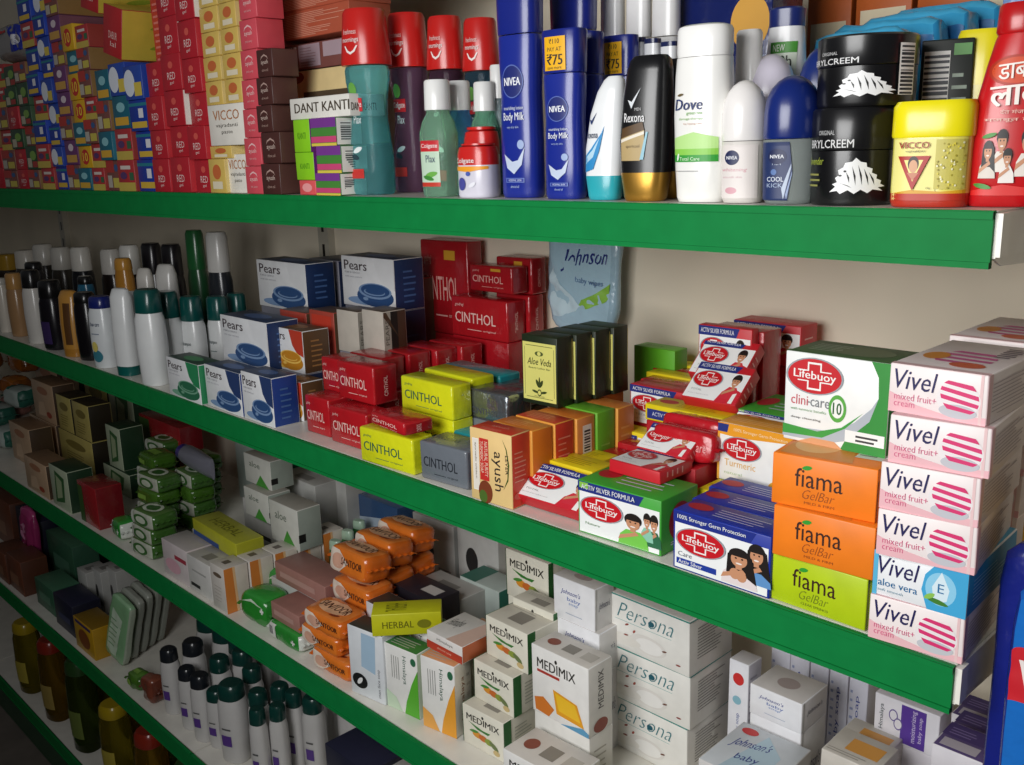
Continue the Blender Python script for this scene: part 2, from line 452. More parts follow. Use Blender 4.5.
VP = 'D8306F:i'
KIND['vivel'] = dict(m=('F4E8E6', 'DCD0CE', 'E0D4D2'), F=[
    ('p', [(0, 0), (1, 0), (1, .16), (.6, .10), (.3, .20), (0, .42)], 'EDB9BF:i'), ('r', .925, 0, .955, 1, 'E9C6C6:i'),
    ('e', .72, .44, .22, .36, 'EDE6E6:i'), ('e', .72, .20, .19, .14, 'C4C4CA:i'), *stripes(.73, .50, .195, .36, 4, VP),
    ('t', 'Vivel', .05, .50, .50, .90, NAVY, {'s': .22}), ('t', 'mixed fruit+', .06, .27, .50, .41, 'D65C86:i', {'b': -.008}), ('t', 'cream', .06, .13, .28, .22, 'D65C86:i', {'b': -.008})],
    T=[('r', 0, 0, 1, .06, 'E8C0C4:i'), *stripes(.52, .42, .30, .26, 4, 'C85590:i', -.7, 1, -.1), ('e', .22, .40, .13, .12, 'D98B2A:i'), ('e', .66, .20, .18, .08, 'D4603A:i'), *lines(.72, .55, .95, .9, 6, '6B5A60:i')],
    R=[*lines(.08, .15, .9, .85, 9, 'A9979C:i', .3), ('r', 0, 0, .06, 1, 'E2B4BC:i')])
KIND['vivel_blue'] = dict(m=('EEF0F2', '2C8FC2', '3FA4CF'), F=[
    ('r', 0, 0, .05, 1, '58B5DA:i'), ('p', [(.60, 0), (1, 0), (1, 1), (.66, 1), (.56, .75), (.53, .40)], '3FA6D6:i'), ('e', .73, .5, .16, .36, '8CCBE8:i'),
    ('p', [(.73, .88), (.64, .52), (.66, .28), (.73, .20), (.80, .28), (.82, .52)], 'D8EAF2:i'), leaf(.70, .22, .13, .12, '3E7C2C:i', -.4), leaf(.62, .3, .08, .10, '8CC152:i', .9),
    ('t', 'Vivel', .05, .50, .50, .90, NAVY, {'s': .22}), ('t', 'aloe vera', .06, .24, .49, .40, '2C6E9E:i', {'b': .01}), ('t', 'soft smooth', .06, .12, .34, .18, '88A9BC:i'), ('t', 'E', .70, .42, .765, .62, '2C6E9E:i')],
    R=[*lines(.1, .2, .85, .8, 7, '9FD0E8:i', .3)])
def fiama(bg, tint, sub):
    return dict(m=(bg, bg, bg), F=[('t', 'fiama', .23, .42, .69, .78, '3A1D12:i'), leaf(.345, .80, .05, .10, '2E9A2E:i', .2),
        ('t', 'GelBar', .31, .20, .62, .38, tint, {'s': .35, 'b': -.012}), ('t', sub, .33, .10, .62, .15, tint)],
        T=[('p', [(.05, .05), (.75, .05), (.6, .8), (.05, .95)], 'E08A2C:i'), ('e', .3, .5, .22, .3, 'F0B878:i'), ('r', .7, .3, .97, .95, 'DDDAD2:i'), *lines(.72, .4, .95, .6, 3, '777069:i')],
        R=[('r', .0, .0, .05, 1, tint), *lines(.15, .2, .85, .8, 6, tint, .22), ('p', [(.05, .95), (.45, .55), (.55, .55), (.95, .95)], bg)])
KIND['fiama_orange'] = fiama('F2801C', '9A4A12:i', 'MILD & FIRM'); KIND['fiama_lime'] = fiama('B4CC14', '6E7A18:i', 'CLEAR SPRINGS')
KIND['clinicare'] = dict(m=('F2F3F0', '2C7A34', '4C6B45'), F=[
    ('p', [(.83, 1), (1, 1), (1, 0), (.58, 0), (.62, .10), (.84, .36), (.91, .62), (.90, .84)], '2E8B35:i'),
    ('p', [(.91, .62), (.84, .36), (.62, .10), (.45, .04), (.0, .04), (.0, .15), (.5, .18), (.70, .32), (.85, .5)], 'AEB6BE:i'), ('p', [(0, .07), (0, .18), (.35, .15), (.58, .24), (.78, .44), (.62, .24), (.4, .09)], '3C9A3C:i'),
    ('p', [(.15, 0), (.60, 0), (.52, .07), (.3, .07)], 'D89A6C:i'), ('r', .62, .10, .985, .23, 'EDEFEC:i'), *lines(.72, .12, .97, .21, 2, '3A3A3A:i', .5),
    ('e', .535, .44, .085, .15, '58A840:i'), ('e', .535, .44, .06, .105, 'F0F2EC:i'),
    ('t', 'clini', .075, .42, .245, .53, 'CC5560:i'), ('t', 'care', .27, .42, .46, .50, '7C8084:i'), ('r', .248, .455, .265, .47, '7C8084:i'), ('t', '10', .492, .375, .578, .505, '1C5A22:i', {'b': .03}), ('t', 'with turmeric benefits', .075, .355, .43, .385, '8BB58B:i'), ('t', 'deep cleansing', .08, .255, .38, .285, '444444:i'), *lifebuoy(.30, .755, .265, .19, -.015)],
    T=[('r', .0, 0, 1, .12, '3F7038:i'), ('e', .6, .5, .3, .3, '6F7D5E:i'), *lines(.12, .3, .5, .8, 5, 'B9C3AE:i', .25)], R=[*lines(.1, .1, .9, .8, 9, 'D9E6D4:i', .25)])
def lifebuoy_bar(edge, band, bandtxt, sub, figs, top=None, right=None, bandw=.80):
    return dict(m=(edge, edge, edge), F=[('r', .02, .03, .98, .80, 'F3F4F3:i'), ('p', [(.0, .80), (0, .985), (bandw + .06, .985), (bandw, .80)], band), *figs,
        ('t', bandtxt, .05, .855, bandw - .04, .945, 'EDEFF4:i', {'b': .012}), *(('t', s, *q, c) for s, q, c in sub), *lifebuoy(.30, .55, .25, .215, -.02)],
        T=[('e', .16, .55, .13, .22, 'B01A2A:i'), *lines(.35, .25, .95, .8, 4, 'C9CCE0:i', .25)] if top is None else top,
        R=[('e', .5, .5, .30, .34, 'B01A2A:i'), *lines(.25, .12, .75, .2, 2, 'DDDDDD:i')] if right is None else right)
KIND['lb_blue'] = lifebuoy_bar('16309C', '1B2C86:i', '100% Stronger Germ Protection', [('Care', (.06, .245, .21, .325), '8A8F98:i')],
    [('r', .04, .10, .47, .20, '1E3A9A:i'), ('t', 'Activ Silver', .06, .115, .32, .185, WH, {'b': .01}), *figure(.87, .16, .66, .62, '5F92C8:i', long=True), *figure(.70, .05, .62, .85, 'E7D8D8:i', long=True), ('e', .66, .24, .05, .09, 'C98F6C:i'), ('e', .73, .22, .05, .09, 'C98F6C:i')])
KIND['lb_green'] = lifebuoy_bar('3FA535', '20307E:i', '      ACTIV SILVER FORMULA', [('Nature', (.10, .20, .28, .25), '9DB59A:i')],
    [('r', .02, .86, .13, .97, '8BC34A:i'), *figure(.92, .12, .60, .40, '2F6B4A:i'), *figure(.84, .2, .52, .40, '8FC9B0:i'), *figure(.68, .04, .60, .85, '78C850:i')], bandw=.74)
KIND['lb_red'] = lifebuoy_bar('C8202C', '20307E:i', '  ACTIV SILVER FORMULA', [('TOTAL', (.10, .22, .30, .27), 'A0A0A0:i'), ('kills germs to keep family protected', (.08, .12, .46, .15), 'B8B8B8:i')],
    [('p', [(.60, .0), (.66, .30), (.80, .42), (.98, .34), (.98, 0)], 'D02838:i'), *figure(.80, .12, .66, .62, 'D23040:i'), ('p', [(.85, .02), (.92, .02), (.92, .3), (.86, .26)], WH)], bandw=.72,
    right=[*lines(.2, .2, .8, .8, 4, 'E8A8A8:i', .25)], top=[*lines(.1, .3, .9, .7, 3, 'E59A9A:i', .3)])
KIND['lb_yellow'] = dict(m=('E8D21C', 'D8C018', 'E8D21C'), F=[('r', .03, .12, .70, .72, '20307E:i'), ('t', 'ACTIV SILVER FORMULA', .10, .32, .64, .56, 'DDE0F0:i'), ('r', .72, 0, 1, .6, 'F2F2EE:i')],
    T=[('e', .18, .55, .12, .2, 'C8202C:i'), *lines(.35, .25, .92, .75, 4, 'B09A10:i', .3)])
KIND['lb_yellow_blank'] = dict(m=('E8D21C', 'D8C018', 'E8D21C'), F=[('r', .03, .1, .8, .7, '20307E:i')], T=[('t', 'germ protection', .10, .3, .8, .6, 'B09A10:i')])
KIND['lb_turmeric'] = dict(m=('F4F2EC', 'EFA024', 'F0A426'), F=[('p', [(0, .80), (0, 1), (1, 1), (1, .86), (.3, .78)], 'F0A020:i'), ('p', [(0, .84), (0, .98), (.15, .98), (.13, .84)], '20307E:i'), ('r', 0, 0, .03, .8, 'E8A83C:i'),
    ('e', .83, .06, .14, .13, 'E2A83A:i'), ('e', .93, .10, .10, .10, 'C98A22:i'), ('t', 'Turmeric', .10, .27, .52, .39, 'E2B060:i'), ('t', '100% Stronger Germ Protection', .22, .86, .92, .93, 'FBE6B8:i', {'sl': -.02}), ('t', 'natural', .10, .13, .34, .18, 'B8C8A0:i'), *lifebuoy(.33, .60, .25, .19)],
    T=[*lines(.1, .3, .9, .7, 3, 'F8D48A:i', .3)])
KIND['lb_redwrap'] = dict(m=('C01C28:g', 'B01824:g', 'C01C28:g'), T=[('t', 'good & IIC care', .08, .35, .92, .68, 'EBA0A0:i')], F=[('t', '100% & IIC care', .1, .35, .9, .65, 'EBA0A0:i')])
KIND['red_plain'] = dict(m=('B01A24:g', 'A01620:g', 'AE1822:g'), F=[('t', 'CINTHOL', .22, .3, .78, .55, 'E2A8A4:i')])
KIND['red_card'] = dict(m=('B8202A', 'A81C26', 'B8202A'), F=[('r', .05, .2, .6, .5, 'E8E4E0:i')])
KIND['green_card'] = dict(m=('5FAE22', '4F981C', '66B428'), F=[('r', .1, .2, .8, .4, '4A8E1A:i')], T=[('t', 'NATURAL', .15, .4, .6, .6, '4A8E1A:i')])
KIND['ayush'] = dict(m=('EBC888', 'D8402A', 'D23A28'), F=[
    ('r', .07, .14, .22, .86, WH), ('r', .08, .15, .21, .85, 'E9E2D6:i'), ('r', .24, .30, .46, .88, 'C8302A:i'), ('e', .36, .14, .17, .16, '7C3B22:i'), ('e', .30, .07, .10, .09, '4E6B2A:i'),
    ('n', 'logo'), ('p', [(.80, .93), (.90, .80), (.95, .60), (.92, .38), (.80, .24), (.90, .40), (.92, .60), (.88, .80)], '3F5A1E:i'),
    ('t', 'ayush', .53, .20, .80, .74, INK, {'rot': 1, 'b': .02}), ('t', 'LEVER', .86, .46, .93, .72, INK, {'rot': 1}), ('t', 'NATURAL PURITY', .36, .36, .44, .84, 'F0D8C0:i', {'rot': 1}), ('t', 'TURMERIC SOAP', .26, .40, .33, .84, 'F0D8C0:i', {'rot': 1}), ('t', 'ayurvedic wisdom', .12, .30, .17, .80, '6A5A4A:i', {'rot': 1})],
    R=[*lines(.15, .35, .85, .8, 7, 'EBA088:i', .25), ('e', .4, .16, .3, .05, 'E88070:i')], T=[('t', 'ayush', .3, .45, .7, .7, 'EBA088:i'), *lines(.2, .12, .8, .35, 3, 'EBA088:i', .3)])
KIND['ayush_orange'] = dict(m=('E8A040', 'E07820', 'D8782C'), R=[('t', 'ayush', .3, .25, .62, .8, 'F6D49A:i', {'rot': -1}), ('p', [(.7, .2), (.85, .5), (.7, .85), (.78, .5)], 'F6D49A:i')], T=[*lines(.2, .2, .8, .8, 4, 'F0B878:i', .25)])
KIND['ayush_red'] = dict(m=('E8A040', 'CC3A26', 'C83A2A'), R=[*lines(.15, .2, .85, .85, 8, 'E88A74:i', .25)], T=[*lines(.2, .2, .8, .8, 4, 'E88A74:i', .25)])
KIND['ayush_barcode'] = dict(m=('E8A040', 'DC8A4A', 'D8782C'), R=[('n', 'barcode'), ('r', .30, .28, .80, .88, 'F0ECE4:i'), *[('r', .38, .34 + i * .04, .72, .355 + i * .04 + (i % 3) * .006, INK) for i in range(12)]])
KIND['ayush_green'] = dict(m=('6CB030', '62A828', '66AC2C'), R=[*lines(.2, .2, .8, .6, 4, '86C44E:i', .25)])
KIND['ayush_amber'] = dict(m=('E8A040', 'C87430', 'D07C34'), R=[*lines(.2, .2, .8, .8, 5, 'DA9858:i', .25)])
KIND['aloe'] = dict(m=('1F2A18', '1C2616', '2A3822'), F=[('r', .03, .06, .97, .90, 'E0DC7A:i'), ('r', .08, .10, .92, .86, '4A4A20:i'), ('r', .09, .108, .91, .852, 'E0DC7A:i'),
    *[('e', x, y, .04, .03, 'E0DC7A:i') for x, y in ((.08, .10), (.92, .10), (.08, .86), (.92, .86))],
    ('e', .5, .745, .12, .035, '55602E:i'), ('e', .5, .745, .05, .03, 'E0DC7A:i'), ('t', 'Aloe Veda', .16, .58, .84, .68, '2A3218:i', {'s': .3, 'b': .008}), ('t', 'Beauty Lather Bar', .2, .515, .82, .55, '4A5228:i'),
    leaf(.5, .33, .05, .08, '39461C:i', 1.57), leaf(.45, .31, .08, .07, '39461C:i', 2.2), leaf(.55, .31, .08, .07, '39461C:i', .9), leaf(.38, .19, .10, .04, '39461C:i', -.4), leaf(.62, .19, .10, .04, '39461C:i', .4), ('e', .5, .18, .06, .05, '39461C:i'), ('e', .5, .18, .04, .035, 'E0DC7A:i'), ('t', 'Net wt 125g', .36, .115, .64, .135, '4A5228:i')],
    R=[('r', .93, .05, .97, .95, 'B8A860:i'), ('r', .3, .1, .7, .5, '223019:i')])
def cinthol(bg, ink, side, gold=None, godrej=True):
    return dict(m=(bg, side, bg), F=[*([('t', 'godrej', .08, .74, .24, .84, ink, {'s': .3})] if godrej else []), ('t', 'CINTHOL', .08, .36, .80, .62, ink, {'b': .008}), ('t', 'original', .58, .17, .80, .23, ink), ('r', .3, .19, .55, .205, ink)] + ([('r', .52, .80, .75, .90, gold)] if gold else []),
        R=[('t', 'CINTHOL', .42, .2, .58, .72, ink, {'rot': -1})], T=[('t', 'CINTHOL', .2, .4, .6, .6, side)])
KIND['cin_red'] = cinthol('B41C24:g', 'F0C8C0:i', 'A01820:g'); KIND['cin_red_gold'] = cinthol('A81A22:g', 'E2A8A0:i', '96161E:g', 'D8A030:i')
KIND['cin_yellow'] = cinthol('DDE020:g', '1C5A4A:i', 'CFD41C:g'); KIND['cin_grey'] = cinthol('6E747C:g', '22262E:i', '5C626A:g', None, False)
KIND['cin_foil'] = dict(m=('9AA0A6:f', '7C828A:f', '8C9298:f'), F=[('t', 'CINTHOL', .2, .2, .8, .4, '4A4E54:i')]); KIND['cin_teal'] = dict(m=('1F8C92:g', '1C7C84:g', '2E9CA4:g'), F=[('t', 'CINTHOL', .2, .3, .8, .6, 'BEE0E0:i')])
def pears(bg2, soap, hi, side, top, badge):
    return dict(m=('E9EAEC', side, top), F=[('p', [(.62, 1), (1, 1), (1, .40), (.82, .46), (.70, .64)], badge), ('e', .40, .13, .30, .08, hi), ('e', .63, .24, .345, .20, soap), ('e', .63, .35, .31, .155, hi), ('e', .635, .36, .27, .125, soap), ('e', .62, .33, .20, .07, hi), ('e', .63, .345, .18, .062, soap), ('e', .45, .18, .05, .035, hi),
        ('n', 'lettering'), ('t', 'Pears', .06, .73, .50, .92, '3A2A30:i', {'b': .012}), ('t', 'PURE & GENTLE', .07, .66, .36, .695, '9A9AA0:i'), ('t', 'with mint extracts', .07, .58, .40, .61, 'A8A8B0:i')],
        R=[*lines(.3, .15, .8, .85, 6, bg2, .3)], T=[('e', .5, .5, .25, .25, bg2)])
KIND['pears_blue'] = pears('4A6AA0:i', '2E4F80:i', '7C98BE:i', '1F3560', '263A5C', 'E9EAEC:i')
KIND['pears_blue_small'] = pears('4A6AA0:i', '2E4F80:i', '7C98BE:i', '20408A', '263A5C', '2A3E6C:i')
KIND['pears_green'] = pears('4A9A60:i', '2C6E4E:i', '78AC90:i', '2C8A58', '2E4A3C', '2C8A58:i')
KIND['pears_amber'] = pears('A07040:i', 'C8861E:i', 'EAC05C:i', '5C4028', '6A5038', 'C4402A:i')
KIND['pears_dark'] = dict(m=('8C8C98', '1F2C4C', '232C40'), F=[('e', .6, .3, .3, .2, '2E4F80:i')], R=[*lines(.2, .2, .8, .8, 5, '3A4C74:i', .2)])
KIND['brown_stripe'] = dict(m=('C8C0B4', '4A3424', '54402E'), R=[('r', .0, .05, .32, .98, 'A8A296:i'), ('r', .32, .05, .62, .98, '15120F:i'), ('t', 'PEARS', .08, .2, .24, .8, '5A544C:i', {'rot': -1})])
KIND['brown_red'] = dict(m=('B0483A', '5A4430', '60483A'), F=[('r', .1, .55, .9, .9, 'C8402C:i'), ('e', .5, .3, .3, .2, 'D8A890:i')])

# ------------------------------------------------------------------ second shelf: soaps
G = 'stack of pink soap cartons at the open shelf end'
vz = ZB
vs_ = [((868, 636), (957, 663), 'vivel'), ((872, 592.6), (962, 619), 'vivel_blue'), ((876, 553), (967, 574), 'vivel'), ((879, 507), (977, 528), 'vivel'), ((888, 461), (982, 478), 'vivel'), ((888, 410), (993, 428), 'vivel')]
nm_ = ['lowest pink cream soap carton of the stack on the shelf end', 'blue aloe vera soap carton in the pink soap stack', 'third pink soap carton from the bottom, resting on the blue one', 'pink soap carton fourth from the bottom of the end stack', 'pink soap carton second from the top of the end stack', 'topmost pink soap carton of the end stack']
for (bl, br, k), lb_ in zip(vs_, nm_):
    a, w, rz, _ = spot(bl, br, vz)
    rz = max(-.09, min(.12, rz)); w = .0735; d = .118
    c, s = math.cos(rz), math.sin(rz)
    carton('soap_carton', lb_, 'soap carton', k, (a[0] + c * w / 2 - s * d / 2, a[1] + s * w / 2 + c * d / 2, vz), w, d, .0383, rz, G)
    vz += .0385
for i in range(6): carton('soap_carton', 'pink soap carton in the rear stack behind the end stack, %s from the bottom' % NTH[i], 'soap carton', 'vivel', (-.050 + .001 * i, .205, ZB + i * .0385), .0735, .12, .0383, 0, 'rear stack of pink soap cartons', faces='FT')
z = ZB; fl = [((771, 598), (866, 632), 'fiama_lime', 'lime green soap carton at the bottom of the orange stack'), ((772, 553.6), (868, 580), 'fiama_orange', 'middle orange soap carton resting on the lime one'), ((771, 502), (867, 522), 'fiama_orange', 'upper orange soap carton under the large white and green carton')]
for bl, br, k, lb_ in fl:
    seen('soap_carton', lb_, 'soap carton', k, bl, br, z, h=.0463, d=.075, group='orange and lime soap stack', w=.090); z += .0466
seen('soap_carton', 'large white and green soap carton with red oval badge on the orange stack', 'soap carton', 'clinicare', (782.5, 437.6), (885, 458.6), z, d=.06, ty=350)
# blue cartons
for i, (y, x0, x1) in enumerate(((.003, 673, 769), (.044, 692, 778), (.085, 708, 789))):
    setbox('soap_carton', 'blue and white soap carton with girl picture, %s' % ('foremost of three', 'second of three', 'rearmost of three')[i], 'soap carton', 'lb_blue', x0, x1, y, ZB, .060 - .001 * i, .038, 'blue soap cartons in a row', rz=.03 if i == 1 else 0)
pbox('soap_carton', 'white and orange turmeric soap carton behind the blue ones', 'soap carton', 'lb_turmeric', 717, 792, 421, 478, .135, .04, ZB, under=('green_card', 'plain green soap carton under the turmeric carton'))
pbox('soap_carton', 'dark green soap carton lying behind the turmeric carton', 'soap carton', 'lb_green', 736, 800, 408, 424, .20, .085, ZB, under=('red_card', 'red soap carton under the dark green one behind the turmeric carton'))
# green carton and what lies on it
gq = seen('soap_carton', 'green soap carton with red oval badge and family picture at the shelf edge', 'soap carton', 'lb_green', (578.5, 531), (661, 557), ZB, d=.066, ty=479)
gz = ZB + gq.dimensions.z
a, w, rz, _ = spot((606, 472), (662, 489), gz)
def lying(kind, label, c0, w, hh, dd, rz, tilt, group=None):
    """a carton on its back: its printed front looks up, tipped by tilt; c0 = lower front left corner"""
    R = Matrix.Rotation(rz, 4, 'Z') @ Matrix.Rotation(tilt - math.pi / 2, 4, 'X')
    loc = Vector(c0) - R @ Vector((-w / 2, dd / 2, 0))
    return carton('soap_carton', label, 'soap carton', kind, loc, w, dd, hh, 0, group, rot=R.to_euler(), faces='FRT')
lying('lb_red', 'red and white soap carton lying flat on the green carton', (a[0] + .002, a[1] + .003, gz + .0006), .068, .058, .014, .0, 0.0)
lying('lb_red', 'red soap carton leaning behind the one lying flat', (a[0] - .002, a[1] + .060, gz + .004), .068, .040, .014, .0, .55)
zz = gz + .012
setbox('soap_carton', 'red soap carton under the shiny red bars', 'soap carton', 'red_card', 632, 694, .105, ZB, gz - ZB + .004, .075)
for i in range(2):
    x = atx(650 + 9 * i, .118 + .034 * i, zz)
    softpack('wrapped_soap', 'shiny red wrapped soap bar behind the leaning carton, %s' % ('nearer', 'farther')[i], 'soap bar', 'lb_redwrap', (x + .042, .130 + .033 * i, gz + .005), .080, .030, .034 + .004 * i, .05, 'shiny red wrapped soap bars', rot=(math.radians(-10), 0, .04), seed=i + 1)
setbox('soap_carton', 'yellow soap carton between green and blue cartons', 'soap carton', 'lb_yellow_blank', 697, 716, .090, ZB, .050, .04)
# tilted red carton at the edge
a, w, _, _ = spot((512, 507), (576, 530), ZB)
carton('soap_carton', 'red soap carton with boy picture leaning back at the shelf edge', 'soap carton', 'lb_red', (a[0] + w / 2, a[1] + .010, ZB + .0085), w, .018, .050, 0, None, rot=(math.radians(-56), 0, math.radians(2)))
# yellow cartons behind it
YB = 'yellow soap cartons with blue bands'
pbox('soap_carton', 'yellow soap carton with blue band just behind the leaning red carton', 'soap carton', 'lb_yellow', 539, 592, 457, 470, .066, .040, ZB, YB, under=('red_card', 'red carton under the first yellow banded one'))
pbox('soap_carton', 'second yellow soap carton with blue band, behind the first', 'soap carton', 'lb_yellow', 553, 600, 449, 458, .110, .034, ZB, YB, under=('red_card', 'red carton under the second yellow banded one'))
pbox('soap_carton', 'third yellow soap carton with blue band, beside the amber herbal carton', 'soap carton', 'lb_yellow', 608, 650, 426, 437, .205, .028, ZB, YB, under=('red_card', 'red carton under the third yellow banded one'))
for i in range(2):
    pbox('soap_carton', 'flat deep red soap carton in the middle of the shelf, %s' % ('front', 'rear')[i], 'soap carton', 'red_plain', 574 + 16 * i, 630 + 12 * i, 444 - 9 * i, 470, .150 + .027 * i, .025, ZB, 'deep red cartons in the middle')
# rear pile of red and yellow cartons
pbox('soap_carton', 'red and white soap carton left of the long yellow one', 'soap carton', 'lb_red', 630, 690, 383, 421, .236, .03, ZB, under=('red_card', 'red carton under the red and white one in the rear pile'))
pbox('soap_carton', 'long yellow soap carton lying in front of the red pile', 'soap carton', 'lb_yellow', 645, 722, 403, 419, .175, .040, ZB, under=('red_card', 'red carton holding up the long yellow carton'))
for i in range(4):
    setbox('soap_carton', '%s flat soap carton with thin edges, %s in the rear row' % (('red', 'yellow')[i % 2], NTH[i]), 'soap carton', ('lb_redwrap', 'lb_yellow_blank')[i % 2], 640 + 6 * i, 694 + 5 * i, .272 + .031 * i, ZB, .102 + .002 * (i % 2), .028, 'thin cartons in the rear row')
X = -.365
for i, (ti, y, z) in enumerate(((52, .196, .108), (50, .226, .130), (0, .268, .128))):
    carton('soap_carton', 'red soap carton with boy picture in the stepped pile, %s' % ('lowest and leaning', 'middle and leaning', 'upright at the top')[i], 'soap carton', 'lb_red', (X - .012 * i, y, ZB + z - (.002 if i == 2 else 0)), .073, .016, (.056, .056, .062)[i], 0, 'stepped pile of red soap cartons', rot=(math.radians(-ti), 0, .03))
setbox('soap_carton', 'red carton under the stepped pile', 'soap carton', 'red_card', 683, 738, .216, ZB, .095, .04); carton('soap_carton', 'tall red carton block behind the stepped pile', 'soap carton', 'red_plain', (X - .02, .298, ZB), .078, .040, .183, 0)
carton('soap_carton', 'short red carton block under the upright red one', 'soap carton', 'red_plain', (X - .022, .2685, ZB), .074, .0165, .1255, 0)
pbox('soap_carton', 'red soap carton with blue band at the very back against the wall', 'soap carton', 'lb_red', 733, 800, 319, 358, .345, .04, ZB, under=('red_plain', 'red carton base against the back wall'))
pbox('soap_carton', 'bright green soap carton against the back wall', 'soap carton', 'green_card', 634, 674, 345, 400, .335, .03, ZB)
# herbal row
ks = ['ayush', 'ayush_orange', 'ayush_red', 'ayush_barcode', 'ayush_green', 'ayush_amber']
for i, k in enumerate(ks):
    y = .004 + i * .0345
    XR_ = atx(511, .004, ZB) + .003 * i
    w = .066
    carton('soap_carton', '%s, %s in the row below the green soaps' % (('cream and red herbal carton lettered sideways', 'orange herbal soap carton', 'red sided herbal soap carton', 'tan carton with barcode on its side', 'green sided herbal carton', 'amber sided herbal carton')[i], NTH[i]), 'soap carton', k, (XR_ - w / 2, y + .0165, ZB), w, .0325, .088 - .001 * (i % 2), [.05, -.03, 0, .02, 0, 0][i], 'herbal soap cartons under the dark green soaps')
a = atz(523, 401, ZB + .0885)
for i in range(4):
    carton('soap_carton', ('dark green soap carton with yellow plant label, front of its row', 'second dark green soap carton behind the yellow label', 'third dark green soap carton with gold edge line', 'rearmost dark green soap carton near the wall')[i], 'soap carton', 'aloe', (a[0] + .030 + .003 * i, a[1] + .015 + i * .0325, ZB + .0885), .058, .0305, .088, .04, 'dark green soap cartons in a row')
carton('soap_carton', 'orange carton under the rear dark green soaps', 'soap carton', 'ayush_amber', (a[0] + .031, .233, ZB), .056, .045, .0875, 0)
# wrapped bars
D = .034
seen('wrapped_soap', 'grey wrapped soap bar at the shelf edge beside the yellow one', 'soap bar', 'cin_grey', (421, 477.5), (468, 491), ZB, d=.05, ty=440, bev=.003)
seen('wrapped_soap', 'yellow wrapped soap bar at the shelf edge', 'soap bar', 'cin_yellow', (361, 460), (414, 476), ZB, d=.036, ty=426, bev=.003)
setbox('wrapped_soap', 'teal soap bar behind the grey front bar', 'soap bar', 'cin_teal', 434, 474, .064, ZB, .050, .03, bev=.003)
pbox('wrapped_soap', 'silver foil soap bar above the grey bar', 'soap bar', 'cin_foil', 463, 508, 386, 415, .098, .045, ZB, bev=.004, under=('cin_grey', 'grey soap bar under the silver one'))
pbox('wrapped_soap', 'second silver foil soap bar further back', 'soap bar', 'cin_foil', 486, 524, 381, 400, .150, .045, ZB, bev=.004, under=('cin_grey', 'grey soap bar under the second silver bar'))
pbox('wrapped_soap', 'upper yellow soap bar beside the red stack', 'soap bar', 'cin_yellow', 402, 453, 375, 408, .062, D, ZB, bev=.003, under=('cin_yellow', 'yellow soap bar under the upper yellow one'))
pbox('wrapped_soap', 'yellow soap bar behind the upper yellow one', 'soap bar', 'cin_yellow', 424, 474, 368, 392, .105, .04, ZB, bev=.003, rz=-.03, under=('cin_grey', 'grey soap bar below the rear yellow bar'))
pbox('wrapped_soap', 'teal soap bar laid across the back of the yellow bars', 'soap bar', 'cin_teal', 442, 500, 364, 384, .155, .04, ZB, bev=.003, under=('cin_red', 'red soap bar below the rear teal bar'))
a = atz(369, 424, ZB + .056)
carton('wrapped_soap', 'flat red soap bar lying on the yellow front bar', 'soap bar', 'cin_red', (a[0] + .044, a[1] + .020, ZB + .0555), .082, .045, .018, -.10, bev=.004)
RG = 'red soap bars with white lettering'
for bl, br, z, ty, lb_ in (((331.7, 441), (390, 459), ZB, 405, 'red soap bar in front, lower row'), ((307, 431), (330, 438), ZB, 394, 'red soap bar set back at the left, lower row'), ((339, 397), (381, 406), ZB + .0535, 360, 'red soap bar in front, upper row'), ((323, 390), (340, 394), ZB + .0535, 356, 'red soap bar set back at the left, upper row')):
    seen('wrapped_soap', lb_, 'soap bar', 'cin_red', bl, br, z, d=.043, ty=ty, group=RG, rz=.02, w=.086 if 'front' in lb_ else .060, bev=.003)
for r in range(2):
    for j in range(4):
        y = .125 + j * .046
        x = atx(360 + 26 * j, y, ZB)
        carton('wrapped_soap', 'dark red soap bar in the deep rows, %s layer, %s from the front' % (('lower', 'upper')[r], NTH[j]), 'soap bar', 'cin_red', (x + .03 - .004 * r, y + .02, ZB + .0525 * r), .085, .043, .052, .03 * ((j * 7) % 3 - 1), 'red soap bars in the deep rows', bev=.003, faces='FR')
RS = 'rear stack of red soap bars'
pbox('wrapped_soap', 'red soap bar with clear white lettering, front of the rear stack', 'soap bar', 'cin_red', 452, 508, 295, 334, .315, .04, ZB, RS, bev=.003, under=('red_plain', 'plain red pack under the front bar of the rear stack'))
pbox('wrapped_soap', 'red soap bar with gold mark on top of the rear stack', 'soap bar', 'cin_red_gold', 470, 512, 264, 290, .318, .036, ZB, RS, bev=.003)
pbox('wrapped_soap', 'tall dark red soap pack at the left of the rear stack', 'soap bar', 'cin_red_gold', 424, 470, 239, 330, .358, .034, ZB, RS, bev=.003, under=('red_plain', 'plain red pack under the tall dark red one'))
pbox('wrapped_soap', 'red soap bar at the right rear of the stack', 'soap bar', 'cin_red', 497, 530, 292, 335, .358, .034, ZB, RS, bev=.003, under=('red_plain', 'plain red pack at the right under the rear stack'))
pbox('wrapped_soap', 'upper red soap bar at the right rear of the stack', 'soap bar', 'cin_red_gold', 497, 532, 256, 291, .358, .034, ZB, RS, bev=.003)
